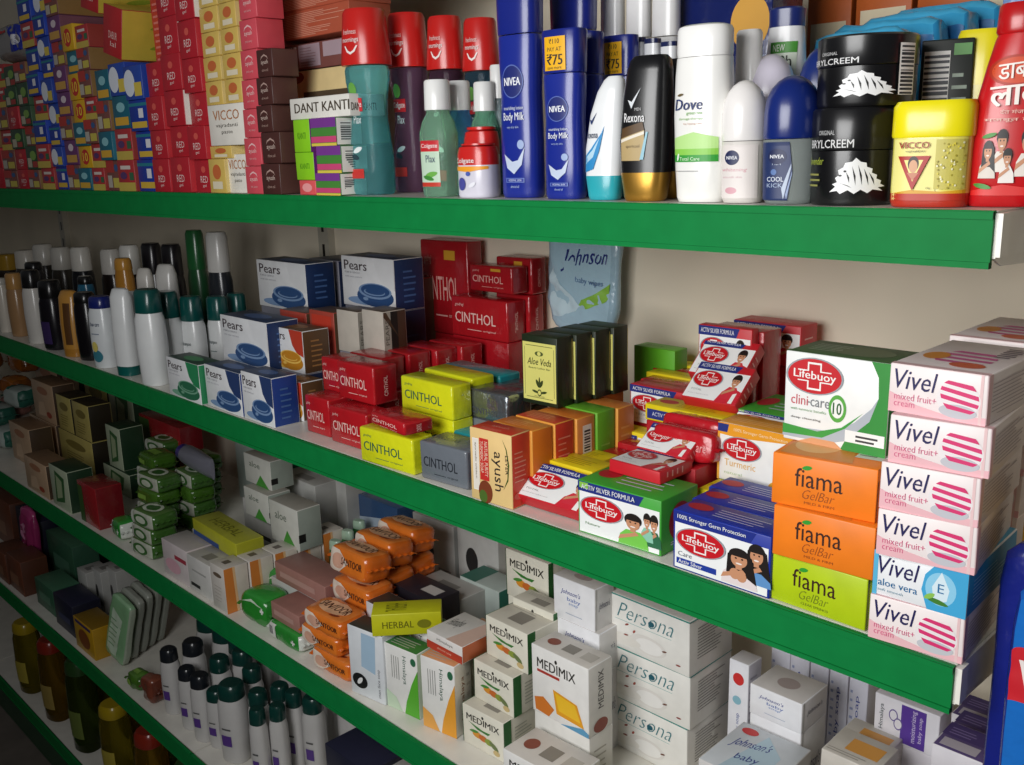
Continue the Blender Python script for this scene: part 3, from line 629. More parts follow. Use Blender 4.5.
# glycerine soaps
P_ = 'glycerine soap cartons left of the red bars'
seen('soap_carton', 'blue sided soap carton with oval soap picture at the shelf edge', 'soap carton', 'pears_blue_small', (244.7, 418), (275, 428.5), ZB, d=.045, ty=370.5, group=P_)
seen('soap_carton', 'blue soap carton partly hidden by its right neighbour at the edge', 'soap carton', 'pears_blue_small', (208, 405), (243, 417.6), ZB, d=.045, ty=363.6, group=P_)
seen('soap_carton', 'green soap carton with oval soap picture beside the white bottles', 'soap carton', 'pears_green', (170, 394), (201.7, 405.5), ZB, d=.045, ty=356, group=P_)
setbox('soap_carton', 'amber soap carton at the edge beside the red bars', 'soap carton', 'pears_amber', 286, 304, .055, ZB, .062, .04, P_)
pbox('soap_carton', 'white and blue soap carton on the second level of the stack', 'soap carton', 'pears_blue', 224, 270, 314, 360, .075, .06, ZB, P_, under=('pears_dark', 'dark soap carton under the second level, left'))
pbox('soap_carton', 'amber soap carton with orange soap picture on the second level', 'soap carton', 'pears_amber', 271, 305, 325, 366, .098, .05, ZB, P_, under=('pears_dark', 'dark soap carton under the second level, right'))
for i, x in enumerate((283, 312, 339, 364)): pbox('soap_carton', 'brown soap carton with striped end, %s from the left' % NTH[i], 'soap carton', ('brown_red', 'brown_red', 'brown_stripe', 'brown_stripe')[i], x, x + (26, 24, 21, 21)[i], 309, 350, .165, .045, ZB, 'brown soap cartons behind the red bars', under=('pears_dark', 'dark soap carton below the brown ones, %s from the left' % NTH[i]))
for i, (x0, x1, yt, yb, y, lb_, k) in enumerate(((260, 308, 259, 305, .225, 'white and blue soap carton at the left of the top level', 'pears_blue'), (344, 396, 255, 304, .255, 'white and blue soap carton at the right of the top level', 'pears_blue'), (312, 341, 258, 303, .30, 'dark blue soap carton between the two top level cartons', 'pears_dark'))):
    pbox('soap_carton', lb_, 'soap carton', k, x0, x1, yt, yb, y, .062 if i < 2 else .07, ZB, 'top level of glycerine soap cartons', under=('pears_dark', 'dark soap carton carrying the top level, %s' % ('left', 'right', 'centre')[i]))
setbox('soap_carton', 'cream and red carton standing left of the rear red stack', 'soap carton', 'brown_red', 412, 423, .325, ZB, .19, .05)

# ------------------------------------------------------------------ top shelf: bottles and jars
def stand(px0, px1, py, y, z):
    """a round thing seen between two picture columns with its top on row py -> centre x, radius, height"""
    x = atx((px0 + px1) / 2, y, z + .05); r = (px1 - px0) / 2 / FPX * depth(x, y, z)
    return x, r, ath(x, y, py) - z
def bottle(name, label, cat, x, y, z, rz, parts, group=None, tilt=None):
    t = thing(name, label, cat, (x, y, z), rz, group, rot=tilt)
    for nm, secs, mats, kw in parts: loft(nm, secs, mats, t, **kw)
    return t
FACE = lambda x, y: math.atan2(CC[0] - x, y - CC[1])      # turn that makes a front look towards the aisle at the near end

# red tooth powder bottle
x, y = -.0135, .060; h = .142
S = [(0, .028, .019, 3, 0), (.003, .030, .021, 3, 0), (.04, .030, .021, 3, 0), (.075, .0275, .019, 2.8, 0), (.100, .0225, .0165, 2.6, 0), (.117, .0185, .0145, 2.4, 0), (.121, .017, .014, 2.2, 0)]
t = bottle('tooth_powder_bottle', 'red tooth powder bottle with family picture at the shelf end', 'bottle', x, y, 0, .30, [('body', S, ['C4161C:p'], {}), ('cap', [(.121, .0175, .0150, 2.2, 0), (.123, .0185, .0160, 2.2, 0), (.140, .0175, .0152, 2.2, 0), (.142, .016, .0135, 2.2, 0)], ['B81418:p'], {})])
fam = [('e', .46, .80, .34, .095, 'B03018:i'), ('e', .46, .80, .30, .08, 'D24A1E:i'), ('p', [(.02, .02), (.02, .05), (.4, .09), (.98, .05), (.98, .02)], 'D8201C:i')]
for u, v, s, sh in ((.66, .14, .30, 'E8DED4:i'), (.36, .17, .27, 'EDE4DA:i'), (.20, .13, .24, 'D8CFC4:i'), (.44, .10, .22, 'EEE6E0:i'), (.84, .10, .24, 'D89090:i')): fam += figure(u, v, s, 1.25, sh, long=(u == .20))
fam += [leaf(.2, .40, .10, .03, '3C8C2A:i', .5), leaf(.16, .08, .12, .035, '3C8C2A:i', -.4), ('t', 'डाबर', .24, .75, .68, .845, 'F6EDE4:i', {'b': .02, 'sl': .02}), ('t', 'लाल', .16, .585, .82, .71, 'F6EDE4:i', {'b': .03, 'sl': .02}), ('t', 'दंत मंजन', .30, .53, .64, .56, 'F0C8B8:i'), ('t', 'मजबूत दांत', .12, .48, .80, .51, 'F0C8B8:i')]
prints(t, fam, lab(S, .006, .118, .054), None, sub=(.004, .054, .112))

# yellow tooth powder jar
x, r, h = stand(897, 973, 101, .040, 0)
S = [(0, r * .93, r * .72, 3.2, 1), (.004, r * .97, r * .76, 3.2, 1), (.010, r * .97, r * .76, 3.2, 0), (h * .66, r * .97, r * .76, 3.2, 0)]
t = bottle('tooth_powder_jar', 'yellow tooth powder jar with red triangle emblem', 'jar', x, .040, 0, .22, [('body', S, ['E8DE6A:p', 'B8301E:p'], {}), ('cap', [(h * .66, r * 1.0, r * .79, 3.2, 0), (h * .68, r * 1.02, r * .81, 3.2, 0), (h * .95, r * 1.01, r * .80, 3.2, 0), (h, r * .93, r * .72, 3.2, 0)], ['F2E414:p'], {})])
prints(t, [('r', .02, .02, .62, .98, 'EFE68C:i'), ('r', 0, .02, 1, .13, 'B8301E:i'), ('p', [(0, .13), (.3, .19), (.7, .16), (1, .19), (1, .13)], 'D8A020:i'), ('n', 'powder_window'), ('r', .60, .20, .99, .97, 'C9BE5A:i'), *[('e', .62 + .36 * random.Random(i).random(), .22 + .7 * random.Random(i + 99).random(), .012, .016, ('F4F0C8:i', 'A89A30:i', 'E2D24A:i')[i % 3]) for i in range(60)],
    ('n', 'emblem'), ('p', [(.10, .72), (.54, .72), (.32, .18)], 'B02018:i'), ('p', [(.19, .66), (.45, .66), (.32, .32)], 'EFE68C:i'), ('e', .32, .60, .075, .12, '2C1A14:i'), ('e', .32, .56, .058, .10, 'D8A078:i'), ('p', [(.24, .46), (.40, .46), (.32, .34)], 'C98060:i'),
    ('n', 'lettering'), ('t', 'VICCO', .10, .84, .52, .94, 'A03020:i', {'b': .02}), ('t', 'vajradanti', .2, .77, .46, .815, '3A2A1A:i'), ('t', '25g', .50, .20, .56, .235, '3A2A1A:i')], lab(S, .004, h * .655, r * 1.8), None, sub=(.005, r * 1.8, h * .65))

# black hair cream jars
def lion(u, v, a, b):
    p = [(-1, -.85), (-.78, -.55), (-.9, -.42), (-.72, -.30), (-.80, -.08), (-.66, .08), (-.70, .34), (-.52, .50), (-.46, .74), (-.22, .80), (-.10, 1.0), (.06, .78), (.26, .72), (.28, .50), (.48, .40), (.46, .18), (.66, .06), (.64, -.14), (.84, -.26), (.80, -.42), (1, -.56), (.72, -.62), (.92, -.82), (.52, -.72), (.34, -.92), (.10, -.72), (-.12, -.95), (-.34, -.74), (-.6, -.95), (-.72, -.78)]
    r = [('n', 'emblem'), ('p', [(u + a * x, v + b * y) for x, y in p], 'ECECEC:i')]
    for x0, y0, x1, y1 in ((-.42, .25, -.30, -.35), (-.22, .55, -.08, -.5), (-.02, .62, .14, -.5), (.18, .42, .36, -.5), (.36, .2, .58, -.5), (-.62, -.35, -.2, -.62)):
        r.append(('p', [(u + a * x0, v + b * y0), (u + a * (x0 * .5 + x1 * .5 + .06), v + b * (y0 + y1) / 2), (u + a * x1, v + b * y1), (u + a * (x0 * .5 + x1 * .5 - .01), v + b * (y0 + y1) / 2)], '141414:i'))
    r += [('e', u - a * .46, v + b * .28, a * .05, b * .06, '141414:i'), ('e', u - a * .62, v + b * .05, a * .06, b * .05, '141414:i')]
    return r
def jar(label, x, y, z, r, h, rz, green=False, bar=False):
    S = [(0, r * .95, r * .95, 2, 0), (.003, r * .98, r * .98, 2, 0), (h * .56, r * .98, r * .98, 2, 0), (h * .565, r * .955, r * .955, 2, 0)]
    t = bottle('hair_cream_jar', label, 'jar', x, y, z, rz, [('body', S, ['101012:p'], {}), ('lid', [(h * .57, r * .99, r * .99, 2, 0), (h * .58, r, r, 2, 0), (h * .97, r, r, 2, 0), (h, r * .95, r * .95, 2, 0)], ['141416:p'], {})], 'black hair cream jars')
    el = [('t', 'BRYLCREEM', .22, .60, .60, .69, 'D8D8D8:i', {'b': .01}), ('t', 'ORIGINAL', .32, .74, .46, .79, 'BDBDBD:i'), *lion(.64, .29, .20, .20)]
    if green: el += [('n', 'lettering'), ('t', 'lavender', .22, .42, .38, .50, '9AA83A:i', {'s': .3}), *lines(.22, .18, .38, .36, 3, '8A8A4A:i', .35)]
    if bar: el += bars(.86, .12, .97, .86, 13, '30343A:i', vertical=False)
    prints(t, el, labround(r, .002, h * .97), None, sub=(.005, r * math.pi, h))
    return t
x, r, h = stand(814, 897, 108, .050, 0)
jar('lower black hair cream jar with white lion emblem', x, .050, 0, r, h, .12, True)
x2, r2, h2 = stand(822, 920, 37, .056, h)
jar('upper black hair cream jar stacked on the lower one', x2 - .002, .056, h + .0004, r2 * .97, ath(x2, .05, 37) - h, -.02, bar=True)
x, r, h3 = stand(921, 958, 40, .118, 0)
KIND['bar_dark'] = dict(m=('1E2420', '16201A', '22261F'), F=[*bars(.08, .40, .55, .92, 16, '30343A:i', vertical=False), ('r', .62, .90, .95, .97, '4A8A3A:i'), *lines(.62, .4, .95, .84, 6, '8A9A8A:i', .3)])
carton('hair_cream_carton', 'small dark carton with barcode behind the black jars', 'carton', 'bar_dark', (x, .125, 0), .040, .03, h3, .3)
x, r, h = stand(955, 992, 30, .135, 0)
S = [(0, r * 1.1, r * .9, 3, 0), (h * .68, r * 1.1, r * .9, 3, 0)]
bottle('tooth_powder_jar', 'second yellow jar behind the black jars', 'jar', x, .135, 0, .2, [('body', S, ['E4D85C:p'], {}), ('cap', [(h * .68, r * 1.12, r * .92, 3, 0), (h * .97, r * 1.1, r * .9, 3, 0), (h, r, r * .8, 3, 0)], ['EBDC20:p'], {})])

# roll-on deodorants
def rollon(label, px0, px1, py, y, cap, glass, lbl, el, rz=.25):
    x, r, h = stand(px0, px1, py, y, 0)
    S = [(0, r * .82, r * .70, 2.4, 0), (.004, r * .92, r * .78, 2.4, 0), (h * .30, r * .96, r * .82, 2.4, 0), (h * .46, r * .98, r * .86, 2.2, 0), (h * .505, r * .98, r * .9, 2.1, 0)]
    C = [(h * .51, r * .97, r * .97, 2, 0), (h * .525, r, r, 2, 0), (h * .72, r * .98, r * .98, 2, 0)] + [(h * (.72 + .28 * math.sin(a)), r * .98 * math.cos(a), r * .98 * math.cos(a), 2, 0) for a in (.35, .7, 1.0, 1.25, 1.45)]
    t = bottle('roll_on_deodorant', label, 'deodorant', x, y, 0, rz, [('body', S, [glass], {}), ('cap', C, [cap], {})])
    if el: prints(t, el, lab(S, .003, h * .495, r * 1.85), None, sub=(.004, r * 1.85, h * .49))
    return t
nv = lambda c, v: [('n', 'logo'), ('e', .36, .74, .19, .13, '14204E:i'), ('t', 'NIVEA', .22, .71, .50, .77, 'EDEFF4:i', {'b': .02})]
rollon('navy capped clear glass roll-on with blue label', 764, 819, 75, .038, '12266E:p', 'B9C2BE:k', None, [('p', [(.02, .0), (.02, .98), (.60, .98), (.66, .5), (.58, 0)], '1E2F5E:i'), ('p', [(.50, .02), (.64, .55), (.64, .62), (.46, .2)], 'B8C4D8:i'), ('p', [(.56, .02), (.66, .45), (.66, .5), (.54, .1)], '8FA0C4:i'), ('t', 'MEN', .27, .60, .44, .66, 'C8D0E0:i'), ('t', 'COOL', .16, .32, .50, .40, 'DDE4F0:i', {'b': .01}), ('t', 'KICK', .16, .22, .48, .29, 'A8B8D4:i'), ('e', .3, .48, .06, .05, '5A78B0:i'), *nv(0, 0)])
rollon('white capped roll-on with pale pink label', 722, 766, 80, .036, 'F1EDEA:p', 'D9D4CE:p', None, [('r', .05, .02, .95, .96, 'E2DAD6:i'), ('e', .34, .16, .15, .06, 'D4A0AA:i'), ('t', 'whitening', .1, .48, .74, .56, 'CC8C98:i', {'s': .2}), ('t', 'smooth skin', .12, .38, .62, .42, 'C8A0A8:i'), *nv(0, 0)])
rollon('pale lilac capped roll-on behind the white capped one', 744, 794, 54, .098, 'D8D2E0:p', 'CFCBD0:p', None, None)
rollon('navy capped roll-on behind the black jars', 796, 840, 47, .105, '182C70:p', '8C98A8:p', None, None)
x, r, h = stand(733, 760, 30, .085, 0)
bottle('deodorant_bottle', 'plain white bottle standing behind the white lotion bottle', 'bottle', x, .085, 0, 0, [('body', [(0, r, r * .8, 2.4, 0), (h * .6, r, r * .8, 2.4, 0)], ['E6E4E2:p'], {}), ('cap', [(h * .6, r * .96, r * .76, 2.4, 0), (h * .98, r * .93, r * .72, 2.4, 0), (h, r * .8, r * .6, 2.4, 0)], ['EFEDEB:p'], {})])
x, r, h = stand(764, 802, 8, .140, 0)
S = [(0, r, r * .8, 2.5, 0), (h * .7, r, r * .8, 2.5, 0), (h * .9, r * .86, r * .7, 2.4, 0)]
t = bottle('deodorant_bottle', 'white bottle with navy cap and green sticker at the back', 'bottle', x, .140, 0, .2, [('body', S, ['EDEDEE:p'], {}), ('cap', [(h * .9, r * .88, r * .72, 2.4, 0), (h * .99, r * .9, r * .74, 2.4, 0), (h, r * .8, r * .66, 2.4, 0)], ['1C2A6A:p'], {})])
prints(t, [('r', .18, .30, .92, 1, 'E4EEDC:i'), ('r', .18, .82, .92, 1, '4C9A3A:i'), ('t', 'NEW', .26, .85, .60, .96, WH), ('t', '48h', .24, .60, .80, .78, '22301E:i', {'b': .02}), ('t', 'DEEP', .26, .40, .84, .55, '3A7A2E:i', {'b': .01})], lab(S, h * .5, h * .82, r * 1.8), None, sub=(.005, r * 1.8, h * .3))

# white lotion bottle
x, r, h = stand(676, 731, 25, .036, 0); r *= 1.08
S = [(0, r * .80, r * .55, 2.6, 0), (.004, r * .86, r * .6, 2.6, 0), (h * .2, r * .93, r * .66, 2.5, 0), (h * .5, r, r * .70, 2.4, 0), (h * .72, r * .97, r * .68, 2.4, 0), (h * .82, r * .93, r * .64, 2.4, 0)]
t = bottle('lotion_bottle', 'white lotion bottle with green label band', 'bottle', x, .036, 0, .12, [('body', S, ['EFEEEA:p'], {}), ('cap', [(h * .823, r * .91, r * .63, 2.4, 0), (h * .85, r * .93, r * .65, 2.4, 0), (h * .97, r * .92, r * .64, 2.4, 0), (h * .99, r * .86, r * .6, 2.4, 0), (h, r * .7, r * .5, 2.4, 0)], ['F3F2EF:p'], {})])
prints(t, [('p', [(.08, .33), (.08, .44), (.5, .48), (.92, .44), (.92, .33)], 'B7E08C:i'), ('r', .08, .30, .92, .36, '8ACB4E:i'), ('r', .08, .265, .92, .315, '2E9A34:i'), leaf(.18, .30, .05, .03, 'EDEFE8:i', 1.2), ('t', 'Total Care', .22, .275, .62, .30, 'DFF0D4:i'), ('t', 'Dove', .10, .64, .66, .72, '23346A:i', {'b': .012, 's': .15}), leaf(.22, .75, .07, .02, '6A5A3A:i', .3), ('t', 'green tea', .36, .60, .66, .625, '6DB04A:i'), ('t', 'damage therapy', .20, .565, .68, .585, '8AC06A:i'), ('t', 'for lasting care', .3, .53, .66, .548, 'D0A088:i'), ('r', .10, .195, .60, .20, '9A9A9A:i')], lab(S, .004, h * .81, r * 1.9), None, sub=(.006, r * 1.9, h * .8))

# slanted deodorants
def slant(label, px0, px1, py, y, base, body, el, group, rz=.15, blunt=False):
    x, r, h = stand(px0, px1, py, y, 0)
    S = [(h * .20, r * .92, r * .62, 2.6, 0, 0, 0), (h * .42, r * .97, r * .64, 2.6, 0, .001, 0), (h * .70, r * .86, r * .58, 2.5, 0, .004, 0), (h * .88, r * .68, r * .50, 2.4, 0, .008, 0), (h * .97, r * .50, r * .38, 2.3, 0, .011, 0), (h, r * .34, r * .26, 2.2, 0, .012, 0)]
    if blunt: S = [(h * .20, r * .94, r * .62, 2.6, 0, 0, 0), (h * .42, r * 1.0, r * .64, 2.6, 0, .0, 0), (h * .72, r * .94, r * .60, 2.6, 0, .002, 0), (h * .90, r * .84, r * .54, 2.7, 0, .004, 0), (h * .97, r * .76, r * .48, 2.7, 0, .005, 0), (h, r * .62, r * .36, 2.6, 0, .005, 0)]
    B = [(0, r * .74, r * .52, 2.6, 0), (.003, r * .80, r * .56, 2.6, 0), (h * .19, r * .93, r * .63, 2.6, 0), (h * .2, r * .92, r * .62, 2.6, 0)]
    t = bottle('deodorant_bottle', label, 'deodorant', x, y, 0, rz, [('cap', B, [base], {}), ('body', S, [body], {})], group)
    if el: prints(t, el, lab(S, h * .2, h * .9, r * 1.8), None, sub=(.005, r * 1.8, h * .7))
    return t
tick = lambda u, v, a, b, c: ('p', [(u - a, v), (u - a * .4, v - b * .8), (u + a, v + b), (u - a * .35, v - b * .2)], c)
slant('black deodorant with gold base and metallic label', 619, 673, 56, .034, 'B08434:s', '141416:p', [('p', [(.10, .12), (.10, .34), (.66, .42), (.66, .16), (.56, .12)], 'B8A070:i'), ('p', [(.10, .34), (.12, .44), (.62, .50), (.66, .42)], '5A4228:i'), ('p', [(.56, .13), (.70, .40), (.74, .40), (.64, .13)], '8FC0D0:i'), ('p', [(.10, .30), (.10, .33), (.66, .41), (.66, .38)], 'E8E0D0:i'), tick(.42, .72, .15, .11, 'D8DCE0:i'), ('t', 'Rexona', .18, .50, .66, .59, 'EDEDED:i', {'b': .01}), ('t', 'MEN', .44, .61, .58, .64, 'BDBDBD:i'), ('t', 'sportcool', .24, .24, .56, .28, '5A4A30:i')], 'slanted deodorant bottles', blunt=True)
slant('white deodorant with teal base and blue swirl', 584, 626, 77, .036, '2FA8B4:p', 'EDEFF0:p', [('p', [(.05, .04), (.10, .24), (.30, .32), (.62, .50), (.70, .58), (.56, .30), (.36, .08)], '2C8CC8:i'), ('p', [(.10, .14), (.12, .22), (.34, .30), (.56, .44), (.36, .22)], 'B4D8EC:i'), tick(.34, .66, .13, .08, '22386E:i'), ('t', 'Rexona', .10, .44, .50, .52, '2A3A5A:i', {'b': .01})], 'slanted deodorant bottles')
slant('black deodorant hidden behind the gold based one', 640, 690, 60, .078, 'B08434:s', '161618:p', None, 'slanted deodorant bottles', blunt=True); slant('white deodorant hidden behind the teal based one', 606, 644, 80, .080, '2FA8B4:p', 'E4E6E8:p', None, 'slanted deodorant bottles')

# navy body lotion bottles
def bodymilk(label, px0, px1, py, y, sticker, rz=.1, prn=True, k=1.05):
    x, r, h = stand(px0, px1, py, y, 0); r *= k
    S = [(0, r * .86, r * .52, 2.8, 0), (.004, r * .92, r * .57, 2.8, 0), (h * .25, r * .94, r * .58, 2.7, 0), (h * .48, r * .90, r * .56, 2.6, 0), (h * .62, r * .95, r * .58, 2.6, 0), (h * .72, r * .97, r * .58, 2.7, 0), (h * .745, r * .95, r * .56, 2.8, 0)]
    t = bottle('body_lotion_bottle', label, 'bottle', x, y, 0, rz, [('body', S, ['1B2C8E:p'], {}), ('cap', [(h * .75, r * .95, r * .57, 2.9, 0), (h * .76, r * .97, r * .585, 2.9, 0), (h * .985, r * 1.0, r * .6, 3, 0), (h, r * .97, r * .57, 3, 0)], ['182680:p'], {})], 'navy body lotion bottles')
    if prn:
        el = [('n', 'splash'), ('p', [(.22, .26), (.30, .17), (.50, .13), (.72, .19), (.80, .30), (.62, .22), (.46, .21)], 'C4D0E6:i'), ('e', .70, .32, .09, .03, '9CB0D8:i'), ('r', .26, .075, .78, .105, '6A80C0:i'), ('r', .28, .079, .76, .101, '1B2C8E:i'), ('t', 'NORMAL SKIN', .34, .082, .70, .098, 'C4D0E6:i'),
              ('n', 'logo'), ('e', .5, .72, .30, .105, '5A6EB4:i'), ('e', .5, .72, .28, .098, '15236E:i'), ('t', 'NIVEA', .27, .695, .73, .745, 'F2F4F8:i', {'b': .03}), ('n', 'lettering'), ('t', 'nourishing lotion', .24, .535, .78, .565, 'DDE4F2:i'), ('t', 'Body Milk', .22, .46, .80, .525, 'EDF0F8:i', {'b': .012}), ('t', 'very dry skin', .32, .42, .66, .44, 'AFC0E0:i'), ('t', 'almond oil', .40, .04, .64, .058, 'AFC0E0:i')]
        prints(t, el, lab(S, .004, h * .74, r * 1.8), None, sub=(.005, r * 1.8, h * .73))
    if sticker:
        CS = [(h * .75, r * .97, r * .585, 2.9, 0), (h, r * 1.0, r * .6, 3, 0)]
        prints(t, [('n', 'price_sticker'), ('r', .12, .05, .80, .85, 'F0B414:i'), ('t', '₹110', .28, .68, .62, .80, INK, {'b': .02}), ('t', 'PAY AT', .22, .50, .68, .60, INK), ('t', '₹75', .20, .18, .72, .44, INK, {'b': .04}), ('t', 'save more', .22, .08, .68, .13, INK)], lab(CS, h * .752, h * .995, r * 1.6), None, sub=(.005, r * 1.6, h * .2))
    return t
bodymilk('navy body lotion bottle with yellow price sticker', 544, 588, 30, .040, True)
bodymilk('tall navy body lotion bottle left of the stickered one', 500, 546, -22, .048, False)
bodymilk('navy body lotion bottle half hidden behind the stickered one', 566, 604, 33, .085, False, prn=False); bodymilk('navy body lotion bottle with orange sticker behind the white deodorant', 603, 638, 36, .128, True, prn=False)
bodymilk('taller navy lotion bottle at the back left', 552, 598, -25, .13, False, prn=False)
for i, (a, b, py) in enumerate(((600, 626, -20), (625, 652, -20), (650, 680, -22))):
    x, r, h = stand(a, b, py, .185, 0)
    bottle('lotion_bottle', 'tall white lotion bottle in the rear row, %s' % ('left', 'middle', 'right')[i], 'bottle', x, .185, 0, 0, [('body', [(0, r, r * .7, 2.6, 0), (h * .7, r, r * .7, 2.6, 0), (h * .73, r * .9, r * .6, 2.5, 0)], ['E4E3E2:p'], {}), ('cap', [(h * .735, r * .94, r * .66, 2.6, 0), (h, r * .92, r * .64, 2.6, 0)], ['ECEBEA:p'], {})], 'tall white lotion bottles in the rear row')
for i, (a, b, py) in enumerate(((628, 645, 38), (644, 660, 39), (660, 678, 42))):
    x, r, h = stand(a, b, py, .145, 0)
    bottle('lotion_bottle', 'small white lotion bottle with navy cap edge, %s' % ('left', 'middle', 'right')[i], 'bottle', x, .145, 0, 0, [('body', [(0, r, r * .8, 2.6, 0), (h * .97, r, r * .8, 2.6, 0)], ['DFE0E2:p'], {}), ('cap', [(h * .97, r * 1.03, r * .83, 2.6, 0), (h, r * 1.03, r * .83, 2.6, 0)], ['1C2450:p'], {})], 'small white lotion bottles with navy caps')
KIND['navy_box'] = dict(m=('16225E:g', '141E50:g', '1A2664:g'), F=[('e', .78, .75, .2, .12, 'D8A040:i'), ('t', 'soft care', .80, .58, .96, .62, 'C8D0E8:i'), ('t', 'light skin', .80, .48, .96, .52, 'C8D0E8:i')])
setbox('gift_box', 'large navy gift box in clear wrap behind the white lotion bottle', 'box', 'navy_box', 676, 766, .205, 0, .23, .06)
KIND['wipes'] = dict(m=('3FA8D8:g', '2F90C4:g', '4CB4E0:g'), F=[('p', [(0, .7), (1, .8), (1, .92), (0, .8)], '1F6CA8:i'), ('e', .75, .45, .12, .2, 'D05878:i'), ('t', 'baby wipes', .1, .35, .55, .55, 'E4F2FA:i')])
for i, (a, b, y, h) in enumerate(((804, 900, .165, .150), (822, 930, .205, .160), (846, 960, .245, .170), (876, 990, .285, .178))):
    X0, X1 = atx(a, y, .1), atx(b, y, .1)
    softpack('wipes_pack', 'sky blue wipes pack, %s behind the black jars' % NTH[i], 'wipes pack', 'wipes', ((X0 + X1) / 2, y + .02, 0), X1 - X0, .036, h, 0, 'sky blue wipes packs', rot=(-.05, 0, 0), seed=i + 3, n=9, amp=.003, fins=False, faces='F')
KIND['hot'] = dict(m=('6E8CC0:g', '4A6498:g', '7C9ACC:g'), F=[('t', 'Hot', .3, .3, .75, .9, 'E8ECF4:i', {'rot': -1})]); KIND['orange_box'] = dict(m=('B85A22', '9A4A1C', 'C06428'), F=[('r', .1, .5, .9, .8, 'D8C8A8:i')])
setbox('carton', 'pale blue carton lettered sideways behind the red bottle', 'carton', 'hot', 985, 1012, .20, 0, .21, .03, rz=.1)
for i, (a, b) in enumerate(((800, 842), (846, 900), (905, 965), (968, 1000))): setbox('carton', 'dull orange carton at the very back of the top shelf, %s' % NTH[i], 'carton', 'orange_box', a, b, .345, 0, .225 + .01 * (i % 2), .05, 'dull orange cartons at the back')

# mouthwash
def mouthwash(label, px0, px1, py, y, liquid, cap, big, rz=.2, prn=True, group=None):
    x, r, h = stand(px0, px1, py, y, 0)
    if big:
        S = [(0, r * .80, r * .62, 3, 0), (.005, r * .88, r * .7, 3, 0), (h * .20, r * .90, r * .72, 2.8, 0), (h * .42, r * .74, r * .60, 2.6, 0), (h * .55, r * .80, r * .64, 2.6, 0), (h * .62, r * .92, r * .72, 2.4, 0), (h * .68, r * .95, r * .74, 2.3, 0), (h * .70, r * .9, r * .72, 2.2, 0)]
        C = [(h * .705, r * 1.02, r * .9, 2.2, 0), (h * .72, r * 1.04, r * .92, 2.2, 0), (h * .86, r * .95, r * .86, 2.1, 0), (h * .98, r * .88, r * .80, 2.1, 0), (h, r * .80, r * .74, 2, 0)]
    else:
        S = [(0, r * .82, r * .62, 3, 0), (.004, r * .90, r * .68, 3, 0), (h * .35, r * .98, r * .72, 2.8, 0), (h * .55, r * .99, r * .73, 2.7, 0), (h * .65, r * .84, r * .66, 2.4, 0), (h * .71, r * .62, r * .56, 2.1, 0), (h * .745, r * .6, r * .56, 2, 0)]
        C = [(h * .745, r * .66, r * .64, 2, 0), (h * .76, r * .67, r * .65, 2, 0), (h * .985, r * .65, r * .63, 2, 0), (h, r * .58, r * .56, 2, 0)]
    t = bottle('mouthwash_bottle', label, 'bottle', x, y, 0, rz, [('body', S, [liquid], {}), ('cap', C, [cap], {})], group)
    if prn and big:
        prints(t, [('n', 'lettering'), ('t', 'freshness', .25, .58, .66, .68, 'F4D0CC:i'), ('t', 'mornings', .22, .40, .72, .52, 'F6E6E2:i', {'b': .01}), ('n', 'smile'), ('p', [(.30, .36), (.38, .24), (.50, .19), (.62, .24), (.70, .36), (.66, .36), (.58, .27), (.50, .24), (.42, .27), (.34, .36)], 'F6E6E2:i')], lab(C, h * .705, h * .98, r * 1.7), None, sub=(.005, r * 1.7, h * .27))
        prints(t, [('r', .12, .66, .62, .77, 'C8202A:i'), ('r', .14, .10, .60, .18, 'C8302A:i'), leaf(.42, .34, .16, .05, 'E8F0F0:i', .4), leaf(.34, .28, .14, .05, '1A3A44:i', -.3), ('e', .34, .84, .14, .06, '6AA84A:i'), ('t', 'Colgate', .15, .68, .60, .745, 'F4F0EE:i', {'b': .01}), ('t', 'Plax', .30, .56, .56, .63, 'E4F0F0:i', {'b': .01})], lab(S, .006, h * .68, r * 1.6), None, sub=(.005, r * 1.6, h * .67))
    elif prn:
        prints(t, [('r', .14, .10, .78, .84, 'C4DCC4:i'), ('r', .14, .68, .78, .86, 'C8202A:i'), ('r', .14, .10, .78, .17, 'C83A2A:i'), leaf(.5, .30, .22, .10, '6CB048:i', .3), leaf(.4, .24, .2, .08, '3E8A34:i', -.4), ('t', 'Colgate', .18, .72, .74, .81, 'F4F0EE:i', {'b': .01}), ('t', 'Plax', .34, .50, .66, .62, '1E3A5C:i', {'b': .01})], lab(S, .005, h * .56, r * 1.9), None, sub=(.004, r * 1.9, h * .55))
    return t
mouthwash('teal mouthwash bottle with tall red cap in front', 348, 396, 10, .050, '7FD0D4:t', 'CC2420:p', True, rz=.22)
for i, (a, b, py, c) in enumerate(((392, 433, 14, '9A7090:t'), (431, 468, 17, '6A4A60:t'), (466, 502, 19, '4A6A80:t'))):
    mouthwash('dark mouthwash bottle with red lettered cap, %s behind the small bottles' % ('left', 'middle', 'right')[i], a, b, py, .115 + .012 * i, c, 'CC2420:p', True, rz=.28, group='dark mouthwash bottles with red caps')
mouthwash('small clear green mouthwash bottle with white cap in front', 420, 459, 80, .034, 'B4EAC8:t', 'EFEFEC:p', False)
mouthwash('small blue mouthwash bottle with white cap behind the green one', 444, 478, 81, .074, '6AB4EA:t', 'E8E8E6:p', False, prn=False); mouthwash('second small green mouthwash bottle at the right', 470, 502, 82, .080, '9AE0BC:t', 'E8E8E6:p', False, prn=False); mouthwash('small clear mouthwash bottle beside the tall navy lotion', 488, 512, 65, .098, 'B4CCD8:t', 'E4E4E2:p', False, prn=False)
